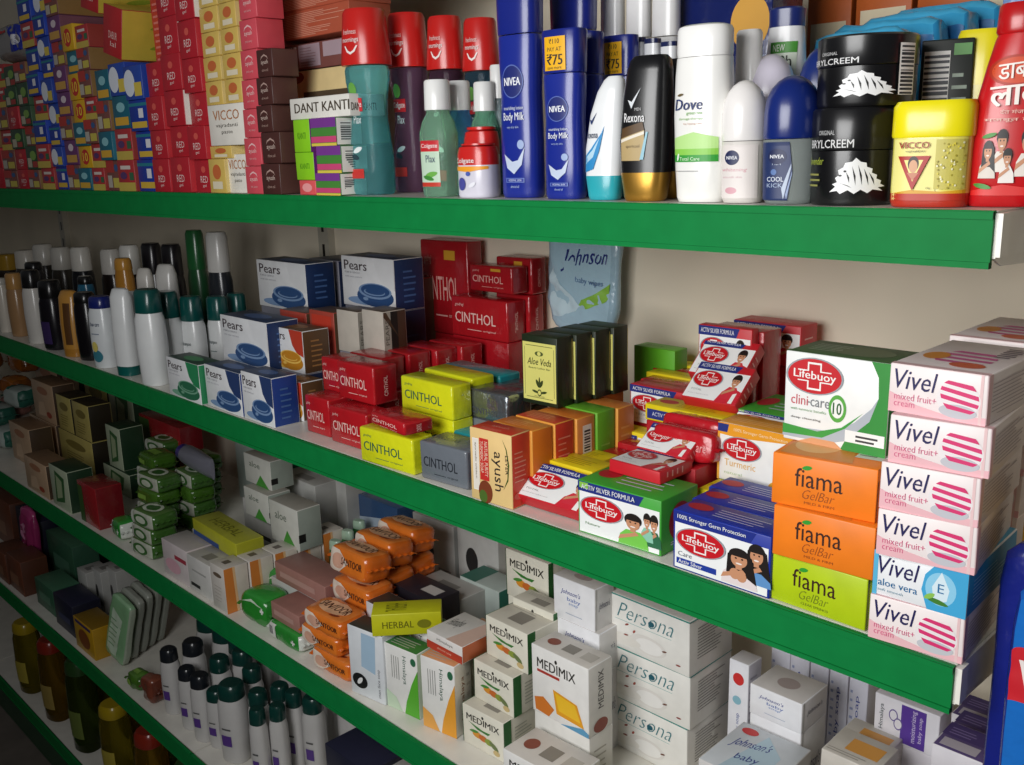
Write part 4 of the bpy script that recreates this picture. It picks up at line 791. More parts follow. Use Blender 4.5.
for i, (a, b, py, y) in enumerate(((457, 499, 143, .034), (464, 500, 127, .066))):
    x, r, h = stand(a, b, py, y, 0)
    S = [(0, r * .94, r * .74, 2.6, 0), (.003, r * .98, r * .78, 2.6, 0), (h * .6, r * .98, r * .78, 2.6, 1), (h * .80, r * .98, r * .78, 2.6, 1), (h * .93, r * .9, r * .72, 2.5, 1), (h * .96, r * .6, r * .6, 2, 1)]
    t = bottle('tooth_powder_bottle', ('short white and red tooth powder bottle in front', 'red capped tooth powder bottle behind the short one')[i], 'bottle', x, y, 0, .15, [('body', S, ['D9D6E2:p', 'CC2420:p'], {}), ('cap', [(h * .96, r * .8, r * .72, 2.2, 0), (h * (1.0 if i else .99), r * .8, r * .72, 2.2, 0)], ['CC2420:p'], {})])
    if not i: prints(t, [('p', [(.0, .62), (0, .54), (.5, .50), (1, .56), (1, .62)], 'F0A020:i'), ('e', .28, .24, .13, .14, '4A4C9A:i'), ('e', .5, .46, .07, .05, '4A5CB0:i'), leaf(.62, .22, .12, .1, 'E8E8F0:i', .5), ('t', 'Colgate', .06, .66, .70, .80, 'F4F0EE:i', {'b': .012})], lab(S, .003, h * .9, r * 1.85), None, sub=(.004, r * 1.85, h * .9))

# ------------------------------------------------------------------ top shelf: toothpaste cartons, ends to the front
def tp(bg, side, el, top=None): return dict(m=(bg, side, top or side), F=el)
KIND['tp_red'] = tp('B42430', 'C8343C', [('t', 'RED', .3, .30, .7, .5, 'F0D0CC:i'), ('t', 'gel', .4, .15, .6, .25, 'F0D0CC:i'), ('e', .5, .7, .12, .1, 'D85A50:i')])
KIND['tp_redwhite'] = dict(m=('B42430', 'EDE6DE', 'C04048'), F=KIND['tp_red']['F'], R=[('e', .4, .5, .25, .3, '2E6A34:i'), ('e', .52, .36, .12, .16, '3A1A1E:i'), ('r', .7, 0, 1, 1, 'B42430:i')])
KIND['tp_pink'] = tp('D8525E', 'D24A56', [('p', [(.25, .6), (.32, .74), (.5, .82), (.68, .74), (.75, .6), (.66, .7), (.5, .76), (.34, .7)], 'F2C4C4:i'), ('t', 'ayush', .28, .42, .72, .62, 'F2D4D0:i'), ('t', 'anti cavity', .3, .2, .7, .3, 'EEB4B4:i')])
KIND['tp_brown'] = tp('4A2A26', '5A3A34', [('p', [(.25, .6), (.32, .74), (.5, .82), (.68, .74), (.75, .6), (.66, .7), (.5, .76), (.34, .7)], 'B89A90:i'), ('t', 'ayush', .28, .42, .72, .62, 'D8C0B4:i'), ('t', 'clove oil', .3, .2, .7, .3, 'B8988C:i')])
KIND['tp_yellow'] = tp('D8B860', 'DCC480', [('e', .5, .62, .25, .22, 'C86A3A:i'), ('r', .2, .12, .8, .34, 'E8DCC0:i')])
KIND['vicco_white'] = dict(m=('EDE8DE', 'E6E0D4', 'E2DCD0'), F=[('t', 'VICCO', .14, .62, .86, .86, 'B87A50:i', {'b': .01}), ('t', 'vajradanti', .2, .42, .8, .54, '4A443E:i'), ('t', 'paste', .35, .26, .65, .36, '4A443E:i')], R=[*lines(.15, .15, .9, .85, 8, '8C8478:i', .3)])
KIND['tp_blue'] = tp('1C3A9A', '2348B4', [('r', .1, .1, .9, .30, 'D8B440:i'), ('r', .50, .42, .75, .72, 'E4E4EA:i'), ('r', .0, .8, 1, .9, '2A7C8C:i')])
KIND['tp_bluewhite'] = tp('2A4AA4', '2040A0', [('e', .3, .5, .3, .4, 'DDE2EC:i'), ('r', .55, .1, .95, .5, 'D8C050:i')])
KIND['tp_teal'] = tp('1F6478', '2A7488', [('r', .1, .1, .9, .35, 'D8A838:i'), ('e', .5, .65, .25, .15, '8AC0C8:i')])
KIND['tp_redyellow'] = tp('B03438', '9C3A34', [('r', 0, 0, 1, .28, 'C8B050:i'), ('r', .2, .7, .8, .82, 'DCD0C8:i'), ('e', .35, .5, .2, .12, '5A3A6A:i'), ('r', .7, .35, .95, .6, '3A6A4A:i')])
KIND['tp_mix'] = tp('7A4A44', '8C6A3C', [('r', .0, .6, .6, 1, 'B03A34:i'), ('r', .45, .1, .95, .42, 'C8B850:i'), ('r', .05, .1, .38, .5, 'B8B0A4:i'), ('e', .75, .75, .15, .12, '3A5A8A:i')])
KIND['tp_green'] = tp('2E4A34', '3A5A3A', [('r', .1, .1, .45, .5, 'B8B09A:i'), ('r', .5, .1, .9, .35, 'A83A34:i'), ('e', .6, .6, .25, .2, '7AA04A:i')])
KIND['tp_gold'] = tp('D8A820', 'E0B42C', [('e', .5, .5, .3, .35, 'C0302A:i'), ('t', '10', .3, .3, .7, .7, 'F0D040:i', {'b': .03})])
KIND['tp_purple'] = tp('6A3A6A', '7A4A5A', [('r', .1, .1, .9, .4, 'C89A4A:i'), ('e', .5, .7, .2, .15, 'D8C8D0:i')])
cols = [(-12, 'tp_red', 'tp_mix'), (4, 'tp_mix', 'tp_redyellow'), (17, 'tp_red', 'tp_green'), (29, 'tp_mix', 'tp_green'), (41, 'tp_redyellow', 'tp_blue'), (54, 'tp_blue', 'tp_bluewhite'), (66, 'tp_mix', 'tp_purple'), (79, 'tp_teal', 'tp_gold'), (92, 'tp_redyellow', 'tp_mix'), (105, 'tp_mix', 'tp_teal'), (119, 'tp_redyellow', 'tp_teal'), (136, 'tp_blue', 'tp_blue'), (155, 'tp_red', 'tp_red'), (172, 'tp_red', 'tp_redwhite'), (192, 'tp_redwhite', 'tp_red')]
CNAME = {'tp_red': 'red', 'tp_mix': 'red and yellow patched', 'tp_redyellow': 'yellow footed red', 'tp_green': 'green', 'tp_blue': 'blue', 'tp_bluewhite': 'blue and white', 'tp_purple': 'purple', 'tp_teal': 'teal', 'tp_gold': 'gold', 'tp_redwhite': 'red and white'}
rd = random.Random(11)
TOPS = []
for i, (px, k1, k2) in enumerate(cols):
    nx = cols[i + 1][0] if i + 1 < len(cols) else 211
    w = abs(atx(nx, .004, 0) - atx(px, .004, 0)) - .005
    ks = [k1, k1, k2, k1, k2, k2, k1, k2, k1, k2] if rd.random() < .5 else [k1, k2, k1, k2, k2, k1, k2, k1, k2, k1]
    if k1 == 'tp_red' and k2 in ('tp_red', 'tp_redwhite'): ks = [k1, k1, k2, k1, k2, k2, k1, k2, k2]
    if i == 11: ks = ['tp_blue', 'tp_blue', 'tp_blue', 'tp_bluewhite', 'tp_green', 'tp_green']
    if i == 10: ks = ['tp_redyellow', 'tp_redyellow', 'tp_teal', 'tp_bluewhite', 'tp_gold', 'tp_teal', 'tp_gold']
    z = 0.0; x = atx((px + nx) / 2, .004, 0); zmax = .24 if i < 4 else .35 if i < 7 else .25 if i < 9 else .18 if i < 13 else .28; r = 0
    while z < zmax:
        k = ks[r % len(ks)]; h = (.05 if i > 8 else .043) * rd.uniform(.88, 1.1)
        carton('toothpaste_carton', '%s toothpaste carton, %s from bottom, %s column from left' % (CNAME[k], NTH[r], NTH[i]), 'toothpaste', k, (x + rd.uniform(-.002, .002), .089 + rd.uniform(-.006, .004), z), w, .16, h, rd.uniform(-.02, .02), 'columns of toothpaste cartons', faces='FR')
        z += h + .0003; r += 1
    TOPS.append(z)
# cartons tipped on top of the columns
KIND['tp_tilt'] = dict(m=('B02A2E', 'C8B040', 'C8B040'), F=[('t', 'DABUR', .3, .35, .75, .5, 'E8C4BC:i'), ('t', 'lal', .4, .2, .7, .3, 'E8C4BC:i')], R=[leaf(.5, .7, .2, .1, '8A9A2A:i', .6), leaf(.5, .3, .2, .1, '8A9A2A:i', .6)])
for i, (px, z) in enumerate(((90, max(TOPS[7:9])), (113, max(TOPS[9:11])))):
    carton('toothpaste_carton', 'large red and yellow carton tipped on top of the columns, %s' % ('upper left', 'lower right')[i], 'toothpaste', 'tp_tilt', (atx(px, .0, z) - .012, .078, z + .0105), .064, .15, .08, 0, 'tipped red and yellow cartons', rot=(0, .28, .05))
KIND['red_panel'] = dict(m=('D83A38', 'C83230', 'D04040'), F=[*lines(.06, .05, .94, .78, 13, 'E88078:i', .35), ('t', 'ayush', .2, .82, .6, .95, 'F4E4E0:i')])
carton('display_carton', 'large bright red carton with fine print above the blue column', 'carton', 'red_panel', (-1.322, .095, max(TOPS[11:13]) + .0005), .105, .09, .17)
setbox('display_carton', 'large bright red carton with fine print above the small yellow cartons', 'carton', 'red_panel', 214, 240, .03, .2985, .10, .045)
KIND['clear_pouch'] = dict(m=('8A8684:g', '7A7674:g', '9A9694:g'), F=[('p', [(0, .55), (.5, .75), (.5, .82), (0, .68)], 'B02A2A:i'), ('r', .55, .2, .95, .9, '1E2E9A:i'), ('e', .75, .5, .12, .14, 'E8E8EE:i')])
softpack('clear_pouch', 'grey clear pouch with blue and white print lying on the leftmost columns', 'pouch', 'clear_pouch', (atx(18, .05, .28), .09, max(TOPS[:4]) + .001), .22, .12, .075, 0, seed=2, n=4, amp=.006, fins=False)
# pale yellow cartons and white cartons
for (a, b, z, h, k, lb_, y) in ((211, 227, 0, .05, 'tp_yellow', 'yellow toothpaste carton at the foot of the pale column', .006), (228, 252, 0, .056, 'vicco_white', 'white toothpaste carton at the foot of the pale column', .012), (211, 232, .0505, .018, 'tp_yellow', 'thin yellow carton under the upper white carton', .008), (211, 247, .069, .058, 'vicco_white', 'white toothpaste carton with brown lettering above the yellow ones', .006)):
    setbox('toothpaste_carton', lb_, 'toothpaste', k, a, b, y, z, h, .07, 'pale toothpaste cartons')
for r in range(5):
    for j in range(2):
        x0 = 207 - 2 * r + 19 * j
        setbox('toothpaste_carton', 'small yellow toothpaste carton in the pale column, %s row up, %s' % (NTH[r], ('left', 'right')[j]), 'toothpaste', 'tp_yellow', x0, x0 + 17.5, .010, .1275 + r * .034, .0335, .07, 'small yellow toothpaste cartons', rz=rd.uniform(-.05, .05))
# pink and brown herbal cartons
z = 0
for r in range(8):
    carton('toothpaste_carton', 'pink herbal toothpaste carton, %s from the bottom' % NTH[r], 'toothpaste', 'tp_pink', (atx(246 - 1.2 * r, .004, z) + .024, .026, z), .046, .042, .0385, rd.uniform(-.02, .02), 'pink herbal toothpaste cartons', faces='F'); z += .039
z = 0
for r in range(5):
    w, d, h = (.050, .045, .042) if r < 2 else (.040, .040, .036)
    carton('toothpaste_carton', 'dark brown herbal toothpaste carton, %s from the bottom' % NTH[r], 'toothpaste', 'tp_brown', (atx(263 - (5 if r > 1 else 0), .004, z) + w / 2, .004 + d / 2, z), w, d, h - .0004, rd.uniform(-.02, .02), 'brown herbal toothpaste cartons', faces='F'); z += h
ZBR = z
KIND['dant'] = dict(m=('E9E6DE', 'E6E2DA', 'DAD6CC'), F=[('t', 'DANT KANTI', .08, .30, 1.0, .75, '4E4438:i', {'b': .02})], R=[('t', 'DANT KANTI', .05, .25, .8, .6, '4E4438:i', {'b': .02})])
KIND['lime_end'] = dict(m=('8CD024', '86C82A', '90D030'), F=[('t', 'KANTI', .25, .4, .75, .6, '4A8A1A:i')], R=[('p', [(0, 0), (.4, 0), (.4, 1), (0, 1)], '7A2E8A:i'), ('r', .42, 0, .58, 1, '2E8A4A:i'), ('r', .6, 0, .78, 1, 'D83A6A:i'), ('r', .8, 0, 1, 1, 'D8D840:i')])
KIND['stripe_end'] = dict(m=('3E7A3E', 'E8E4DC', 'CFC8BC'), F=[('r', 0, .66, 1, 1, '7A3A92:i'), ('r', 0, .36, 1, .64, '4A8A3A:i'), ('r', 0, .12, 1, .34, 'D04A7A:i'), ('r', 0, 0, 1, .10, 'E0CC50:i')], R=[*bars(.15, .2, .5, .85, 8, '5A5A5A:i', vertical=False)])
KIND['coral_end'] = dict(m=('E05A5C', 'D85054', 'E06468'), F=[('e', .5, .5, .3, .3, 'F0A0A0:i')])
KIND['food_print'] = dict(m=('E0C890', 'E4DCC0', '6A4A38'), F=[('e', .15, .85, .15, .12, '5A2A1C:i'), ('e', .28, .92, .12, .08, '8A2A20:i'), ('e', .12, .5, .13, .1, 'E8C060:i'), ('e', .22, .3, .15, .14, 'E0B458:i'), ('e', .1, .15, .1, .1, 'D8A84C:i'), ('r', .38, .55, .98, .72, '5A4A38:i'), ('r', .39, .56, .97, .64, 'E4DCC0:i')])
KIND['brown_long'] = dict(m=('7A4A44', '6A4038', '84564C'), F=[*bars(.02, .12, .30, .92, 12, '6E7A74:i'), ('r', .34, .1, .62, .95, 'A8949C:i'), ('r', .66, .4, .98, .95, 'B09CA4:i'), *lines(.36, .15, .6, .9, 7, '8A6A70:i', .3)])
KIND['rust_print'] = dict(m=('B4583E', 'A84E38', 'B8604A'), F=[*lines(.05, .08, .97, .92, 14, 'D8A088:i', .35)])
A_ = dict(shelf=ZA)
LE, SE = 'lime green carton ends', 'striped toothpaste cartons'
setbox('toothpaste_carton', 'coral carton at the foot of the lime stack', 'toothpaste', 'coral_end', 300, 316, .008, 0, .019, .06); setbox('toothpaste_carton', 'lower striped carton with barcode beside the teal bottle', 'toothpaste', 'stripe_end', 317, 341, .006, 0, .028, .045, SE); setbox('toothpaste_carton', 'upper striped carton with barcode beside the teal bottle', 'toothpaste', 'stripe_end', 318, 342, .008, .0283, .034, .045, SE)
setbox('toothpaste_carton', 'lower lime green carton end', 'toothpaste', 'lime_end', 297, 315, .012, .0193, .036, .06, LE); setbox('toothpaste_carton', 'upper lime green carton end with striped side', 'toothpaste', 'lime_end', 295, 311, .012, .0556, .042, .06, LE); setbox('toothpaste_carton', 'tipped striped carton under the white lettered one', 'toothpaste', 'stripe_end', 312, 337, .010, .0626, .035, .045, SE)
setbox('toothpaste_carton', 'white carton with brown capital lettering on the lime stack', 'toothpaste', 'dant', 291, 350, .016, .0980, .027, .05)
pbox('toothpaste_carton', 'brown carton with food picture behind the lime stack', 'toothpaste', 'food_print', 281, 356, 75, 148, .085, .04, ZA, under=('tp_brown', 'dark brown carton under the food picture carton'))
pbox('toothpaste_carton', 'long brown carton with barcode above the food picture', 'toothpaste', 'brown_long', 276, 352, 49, 74, .088, .06, ZA)
for i in range(3): pbox('toothpaste_carton', 'long rust red carton with fine print, %s' % ('lowest', 'middle', 'topmost')[i], 'toothpaste', 'rust_print', 250 + 2 * i, 350 - i, (22, -3, -28)[i], (48, 21, -4)[i], .086, .07, ZA, 'long rust red cartons')
KIND['leafy'] = dict(m=('E8E4D8', 'D0D8C8', 'E0DCD0'), F=[('e', .5, .6, .3, .25, '3A7A3A:i'), ('e', .42, .3, .2, .12, '4A1A24:i'), ('e', .65, .35, .12, .1, '4A1A24:i')])
setbox('toothpaste_carton', 'white carton with green leaf picture on top of the red columns', 'toothpaste', 'leafy', 164, 190, .008, max(TOPS[13:]) + .0005, .05, .10)

# ------------------------------------------------------------------ second shelf: shampoo bottles at the left, pouch on the wall
def shampoo(label, x, y, z, r, h, body, cap, capfrac=.22, flat=.62, rz=0.3, inv=False, el=None, group=None, n=2.5, name='shampoo_bottle'):
    if inv:      # stands on its cap
        C = [(0, r * .92, r * flat * .95, n, 0), (h * capfrac, r * .95, r * flat, n, 0)]
        S = [(h * capfrac, r * .96, r * flat, n, 0), (h * .5, r, r * flat, n, 0), (h * .9, r * .95, r * flat * .8, n, 0), (h * .985, r * .8, r * flat * .45, n, 0), (h, r * .6, r * flat * .25, n, 0)]
    else:
        k = 1 - capfrac
        S = [(0, r * .85, r * flat * .85, n, 0), (.004, r * .92, r * flat * .92, n, 0), (h * .4, r, r * flat, n, 0), (h * k * .9, r * .95, r * flat * .95, n, 0), (h * k, r * .8, r * flat * .85, n, 0)]
        C = [(h * k, r * .82, r * flat * .9, n, 0), (h * (k + .01), r * .84, r * flat * .92, n, 0), (h * .97, r * .8, r * flat * .86, n, 0), (h, r * .68, r * flat * .7, n, 0)]
    t = bottle(name, label, 'bottle', x, y, z, rz, [('body', S, [body], {'seg': 20}), ('cap', C, [cap], {'seg': 20})], group)
    if el: prints(t, el, lab(S, S[0][0] + .004, S[-2][0], r * 1.7), None, sub=(.008, r * 1.7, h))
    return t
HS = [('t', 'clean care', .25, .78, .8, .86, '3A4A6A:i'), ('r', .3, .62, .75, .64, '8A94A4:i'), ('e', .5, .2, .3, .12, '3A7C8C:i'), ('e', .42, .38, .18, .10, 'D8C86A:i')]
def row(px0, px1, py, y, z, label, body, cap, group, **kw):
    x, r, h = stand(px0, px1, py, y, z)
    kw.setdefault('flat', .8)
    return shampoo(label, x, y, z, r * 1.12, h, body, cap, group=group, **kw)
SG = 'shampoo bottles at the far left'
row(-2, 11, 278, .03, ZB, 'cream shampoo bottle at the left picture edge', 'D8D0C4:p', 'C8C4BC:p', SG, capfrac=.12); row(10, 27, 273, .035, ZB, 'tan shampoo bottle with gold cap', 'A8825C:p', 'B88A50:p', SG, capfrac=.25); row(27, 46, 270, .03, ZB, 'white shampoo bottle with black cap', 'D6D2CC:p', '1A1A1C:p', SG, capfrac=.24)
row(43, 66, 280, .03, ZB, 'black shampoo bottle with purple label', '18161C:p', '141416:p', SG, capfrac=.25, el=[('r', .2, .1, .8, .6, '3A2A5A:i')]); row(63, 84, 290, .028, ZB, 'gold shampoo tube standing on its cap', 'C08A3C:p', 'B07A30:p', SG, capfrac=.12, inv=True, el=[('r', .5, .05, .9, .8, '5A3A1C:i')]); row(78, 100, 292, .034, ZB, 'black shampoo bottle beside the gold tube', '141216:p', '121214:p', SG, capfrac=.15)
row(93, 117, 296, .026, ZB, 'white anti dandruff bottle with navy cap', 'E0E4E6:p', '18246A:p', SG, capfrac=.16, el=HS); row(112, 124, 300, .05, ZB, 'white bottle with navy cap half hidden behind its neighbour', 'D8DCE0:p', '18246A:p', SG, capfrac=.16); row(116, 138, 288, .024, ZB, 'white tube standing upside down on a teal cap', 'E2E4E4:p', '0E5A54:p', SG, capfrac=.11, inv=True)
row(131, 147, 291, .078, ZB, 'slim white tube behind the upside down tube', 'DADCDC:p', 'C8CACA:p', SG, inv=True); row(140, 168, 289, .022, ZB, 'white shampoo bottle with dark teal cap at the shelf edge', 'E2E4E4:p', '0C4A46:p', SG, capfrac=.24)
for i, (a, b, py, y) in enumerate(((160, 184, 291, .07), (184, 207, 296, .105), (210, 232, 296, .15), (230, 250, 293, .20))): row(a, b, py, y, ZB, 'white shampoo bottle with teal cap behind the glycerine soaps, %s from the left' % NTH[i], 'D8DADA:p', '0C4A46:p', 'white bottles with teal caps', capfrac=.3, el=[('t', 'shampoo', .25, .6, .75, .7, '4A5A5A:i'), ('r', .3, .45, .7, .47, '7A8A8A:i')])
rear = [(2, 20, 250, '2A2018:p', 'B08A30:p'), (21, 40, 246, '3A3630:p', 'D8D2C8:p'), (40, 58, 240, '302C28:p', 'D0CCC4:p'), (58, 76, 243, '3A3630:p', 'C8C4BC:p'), (78, 96, 243, '1A1C22:p', 'DEDAD2:p'), (108, 126, 245, '1E1614:p', 'CFCBC4:p'), (128, 146, 241, '1A1412:p', 'DAD8D2:p'), (150, 168, 239, '15131A:p', '1A181C:p'), (170, 188, 240, '18161A:p', '1A181C:p'), (196, 212, 226, '1E4A2C:p', '205A30:p'), (216, 236, 228, '22262C:p', 'C8C6C2:p')]
for i, (a, b, py, bo, ca) in enumerate(rear): row(a - 1.5, b + 1.5, py + 4, .20 + .01 * (i % 3), ZB, 'dark bottle with %s cap in the rear row, %s from the left' % ('pale' if ca[0] in 'BCD' else 'dark', NTH[i]), bo, ca, 'dark bottles in the rear row', capfrac=.3)
for i, (a, b, py, bo, ca) in enumerate(((30, 48, 262, '242226:p', '1A1A1C:p'), (82, 98, 276, '2A6A8A:p', '1A1A1C:p'), (122, 140, 258, 'B07A30:p', 'C08A38:p'), (143, 160, 268, 'CFCBC4:p', 'D8D6D2:p'), (163, 184, 264, 'C8C6C2:p', 'D4D2CC:p'))): row(a, b, py, .12, ZB, ('black bottle in the middle rank', 'blue and black bottle in the middle rank', 'amber bottle in the middle rank', 'pale rounded bottle in the middle rank', 'second pale rounded bottle in the middle rank')[i], bo, ca, 'bottles in the middle rank', capfrac=.12, inv=(i > 2))
KIND['pouch'] = dict(m=('A8C8D8:g', '9AB8C8:g', 'B0D0E0:g'), F=[('p', [(.45, .18), (1, .32), (1, .46), (.55, .30)], '8CC04A:i'), ('p', [(.0, .0), (.55, .22), (.0, .55)], 'C4DCE6:i'), ('t', 'Johnson', .22, .54, .92, .72, '1E2E7A:i', {'s': .4, 'b': .01, 'sl': .08}), ('t', 'baby wipes', .45, .42, .85, .48, '4A6A9A:i')])
X0, X1 = atx(545, .365, ZB + .2), atx(614, .365, ZB + .2)
softpack('wipes_pouch', 'pale blue and green wipes pouch hanging at the back wall', 'pouch', 'pouch', ((X0 + X1) / 2, .372, ZB + .125), X1 - X0, .022, .185, 0, None, rot=(0, .06, 0), seed=5, n=4, amp=.004, fins=False)

# ------------------------------------------------------------------ third shelf
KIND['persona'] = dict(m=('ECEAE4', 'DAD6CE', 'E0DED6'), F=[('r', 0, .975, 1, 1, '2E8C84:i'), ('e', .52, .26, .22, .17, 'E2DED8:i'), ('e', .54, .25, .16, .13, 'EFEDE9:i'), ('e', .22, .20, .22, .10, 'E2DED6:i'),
    *[leaf(u, v, .03, .035, c, k) for u, v, c, k in ((.27, .50, '8A3A2A:i', .8), (.26, .30, '8A3A2A:i', .2), (.72, .28, '6A3A24:i', .4), (.88, .14, '8A2A24:i', .1), (.36, .42, 'A04A3A:i', 1.2))],
    ('r', .12, .545, .80, .553, '8FB8B4:i'), ('t', 'Persona', .15, .60, .82, .88, '3E7C84:i', {'s': .4, 'b': -.014}), ('e', .565, .685, .035, .05, '1E5A6A:i')],
    T=[('r', .02, .02, .98, .98, 'E6E4DE:i')], R=[*lines(.18, .25, .82, .85, 11, '7A7670:i', .3), ('r', 0, .975, 1, 1, '2E8C84:i')])
pz = ZC
for i in range(3):
    a, w, rz, _ = spot((608.5, 690), (686, 726), ZC + .0747)
    sh = (-.003, .0, .0015)[i]
    c, s = 1, 0
    carton('soap_carton', 'large white soap carton with teal script, %s of the stack of three' % ('lowest', 'middle', 'topmost')[i], 'soap carton', 'persona', (a[0] + .066 + sh, a[1] + .045 - .002 * i, pz), .134, .094, .0745, (0, .015, -.01)[i], 'stack of large white soap cartons'); pz += .0747
def medimix(bg, side, top, red=False):
    f = [('p', [(.14, .62), (.36, .50), (.62, .48), (.68, .55), (.5, .54), (.3, .58)], '3A7A34:i'), ('e', .36, .36, .12, .08, 'D8902C:i'), ('e', .50, .34, .11, .08, 'C86A2A:i'), ('e', .64, .32, .10, .08, '8A9A3A:i'), leaf(.76, .28, .13, .14, '6A7A4A:i', -.6), leaf(.28, .42, .12, .08, '4A8A3A:i', .4), ('e', .82, .14, .08, .07, 'C8B07A:i'), ('t', 'MEDIMIX', .10, .66, .90, .82, '2E2C28:i', {'b': .012}), leaf(.5, .87, .06, .04, '2E2C28:i', 1.57)]
    return dict(m=(bg, side, top), F=f, R=[('r', .0, .0, .22, 1, '2C6A34:i'), *lines(.32, .2, .9, .8, 7, 'A8A89A:i', .3)], L=[('r', .0, .0, 1, 1, '2C6A34:i')], T=[('r', .35, .2, .7, .6, '8A847A:i'), *lines(.1, .65, .9, .9, 3, 'B0AA9E:i', .3)])
KIND['medimix'] = medimix('E6E2D2', 'D8D4C4', 'CFC9BA')
KIND['medimix_gly'] = dict(m=('EEECE8', 'E0DCD4', 'D6D0C8'), F=[('p', [(.38, .46), (.80, .40), (.92, .10), (.44, .12)], 'E8A01C:i'), ('p', [(.42, .42), (.76, .38), (.86, .16), (.48, .18)], 'F2C02A:i'), ('p', [(.04, .22), (.2, .28), (.4, .16), (.3, .02), (.06, .04)], 'D0762A:i'), ('p', [(.5, 0), (.9, .1), (1, .06), (1, 0)], '5A9AC0:i'), ('r', .10, .63, .50, .67, 'B03A2E:i'), ('t', 'MEDIMIX', .10, .70, .78, .84, '2E2C28:i', {'b': .012}), leaf(.44, .88, .05, .03, '2E2C28:i', 1.57)], R=[('t', 'MEDIMIX', .4, .35, .62, .9, '4A4640:i', {'rot': -1}), ('e', .5, .1, .3, .1, '8A3A24:i')], T=[('e', .2, .5, .1, .18, '8A4A3A:i'), ('r', .40, .3, .62, .7, '8A847A:i'), ('r', .72, .3, .92, .7, 'B8B2A8:i')])
KIND['white_card'] = dict(m=('E6E4DE', 'DCD8D0', 'D6D0C8'), R=[*lines(.2, .2, .8, .8, 5, 'B0AA9E:i', .25)])
MG = 'cream herbal soap cartons with green sides'
md = [((463, 741), (500, 762), ZC, 694.6, .0, 'lowest cream herbal soap carton at the shelf edge'), ((474, 694), (513, 712), ZC + .058, 651, 0, 'second cream herbal soap carton, one step up'), ((485, 648), (529, 667), ZC + .116, 605, 0, 'third cream herbal soap carton, two steps up')]
X, Yy = atz(463, 741, ZC); 
for i in range(3):
    y = .045 + .020 * i; zz = ZC + .0585 * i
    x0, x1 = ((464, 503), (475, 514), (487, 529))[i]
    setbox('soap_carton', md[i][5], 'soap carton', 'medimix', x0, x1, y, zz, .058, .066, MG, rz=(.04, 0, -.02)[i], faces='FRTL')
pbox('soap_carton', 'topmost cream herbal soap carton just under the green shelf edge', 'soap carton', 'medimix', 507, 549, 548, 594, .185, .045, ZC, MG, under=('medimix', 'cream carton carrying the topmost one'), faces='FRTL')
pbox('soap_carton', 'cream carton behind the third step', 'soap carton', 'medimix', 514, 554, 597, 640, .134, .035, ZC, under=('medimix', 'cream carton at the base behind the third step'))
pbox('soap_carton', 'white soap carton with amber soap picture beside the stack of three', 'soap carton', 'medimix_gly', 533, 589, 643, 709, .078, .045, ZC, under=('white_card', 'white carton under the amber picture carton')); setbox('soap_carton', 'white soap carton lettered in black at the lower frame edge', 'soap carton', 'medimix_gly', 505, 566, .008, ZC, .062, .062, rz=.04)
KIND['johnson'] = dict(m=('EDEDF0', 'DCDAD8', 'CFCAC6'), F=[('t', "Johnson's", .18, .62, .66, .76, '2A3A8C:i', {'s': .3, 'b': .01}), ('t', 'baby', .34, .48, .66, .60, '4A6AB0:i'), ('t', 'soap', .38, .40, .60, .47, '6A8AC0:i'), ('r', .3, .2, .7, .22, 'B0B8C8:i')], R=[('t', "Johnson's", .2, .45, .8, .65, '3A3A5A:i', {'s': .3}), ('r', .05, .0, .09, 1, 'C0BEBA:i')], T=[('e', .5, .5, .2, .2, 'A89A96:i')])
pbox('soap_carton', 'lower white baby soap carton left of the stack of three', 'soap carton', 'johnson', 558, 599, 617, 657, .140, .04, ZC, 'white baby soap cartons', under=('johnson', 'white baby soap carton at the bottom behind the amber picture'))
pbox('soap_carton', 'upper white baby soap carton left of the stack of three', 'soap carton', 'johnson', 554, 595, 574, 616, .142, .038, ZC, 'white baby soap cartons')
KIND['johnson_tall'] = dict(m=('E8E8EE', 'D0CEDA', 'C8C4C4'), F=[('e', .5, .80, .28, .07, 'D03030:i'), ('e', .45, .55, .22, .05, '8ABACA:i'), ('t', 'baby soap', .40, .12, .62, .40, '4A5A9A:i', {'rot': -1})], R=[*lines(.1, .1, .9, .9, 10, 'A8A8B8:i', .25), ('e', .4, .3, .15, .05, 'B04848:i')])
KIND['johnson_back'] = dict(m=('DADAE6', 'CCC8D0', 'C0BCC4'), F=[('t', 'baby soap', .35, .2, .62, .8, '3A4A9A:i', {'rot': -1}), ('e', .5, .12, .2, .05, 'B03A3A:i'), *lines(.1, .3, .3, .9, 7, '9AA4C8:i', .3)])
pbox('soap_carton', 'narrow white baby soap carton with red dot standing beside the stack of three', 'soap carton', 'johnson_tall', 727, 746, 658, 742, .245, .03, ZC, under=('johnson', 'white carton under the red dot carton'))
pbox('soap_carton', 'white baby soap carton lying across, lettered in blue', 'soap carton', 'johnson', 749, 801, 683, 712, .205, .06, ZC, under=('johnson', 'white baby soap carton under the one lying across'))
KIND['johnson_top'] = dict(m=('D8D6D4', 'C8C4C0', 'CFD4D8'), T=[('p', [(.25, 0), (.8, 0), (.8, .6), (.45, .9)], 'B8D0DC:i'), ('e', .2, .85, .12, .07, 'C83A3A:i'), ('e', .72, .25, .1, .07, 'C83A3A:i'), ('t', "Johnson's", .12, .50, .62, .72, '2A3A8C:i', {'s': .3, 'sl': .12}), ('t', 'baby', .32, .26, .62, .42, '2A3A8C:i', {'sl': .05})])
carton('soap_carton', 'flat baby soap carton with pale blue top and red dots', 'soap carton', 'johnson_top', (-.262, .150, ZC), .088, .098, .108, .03)
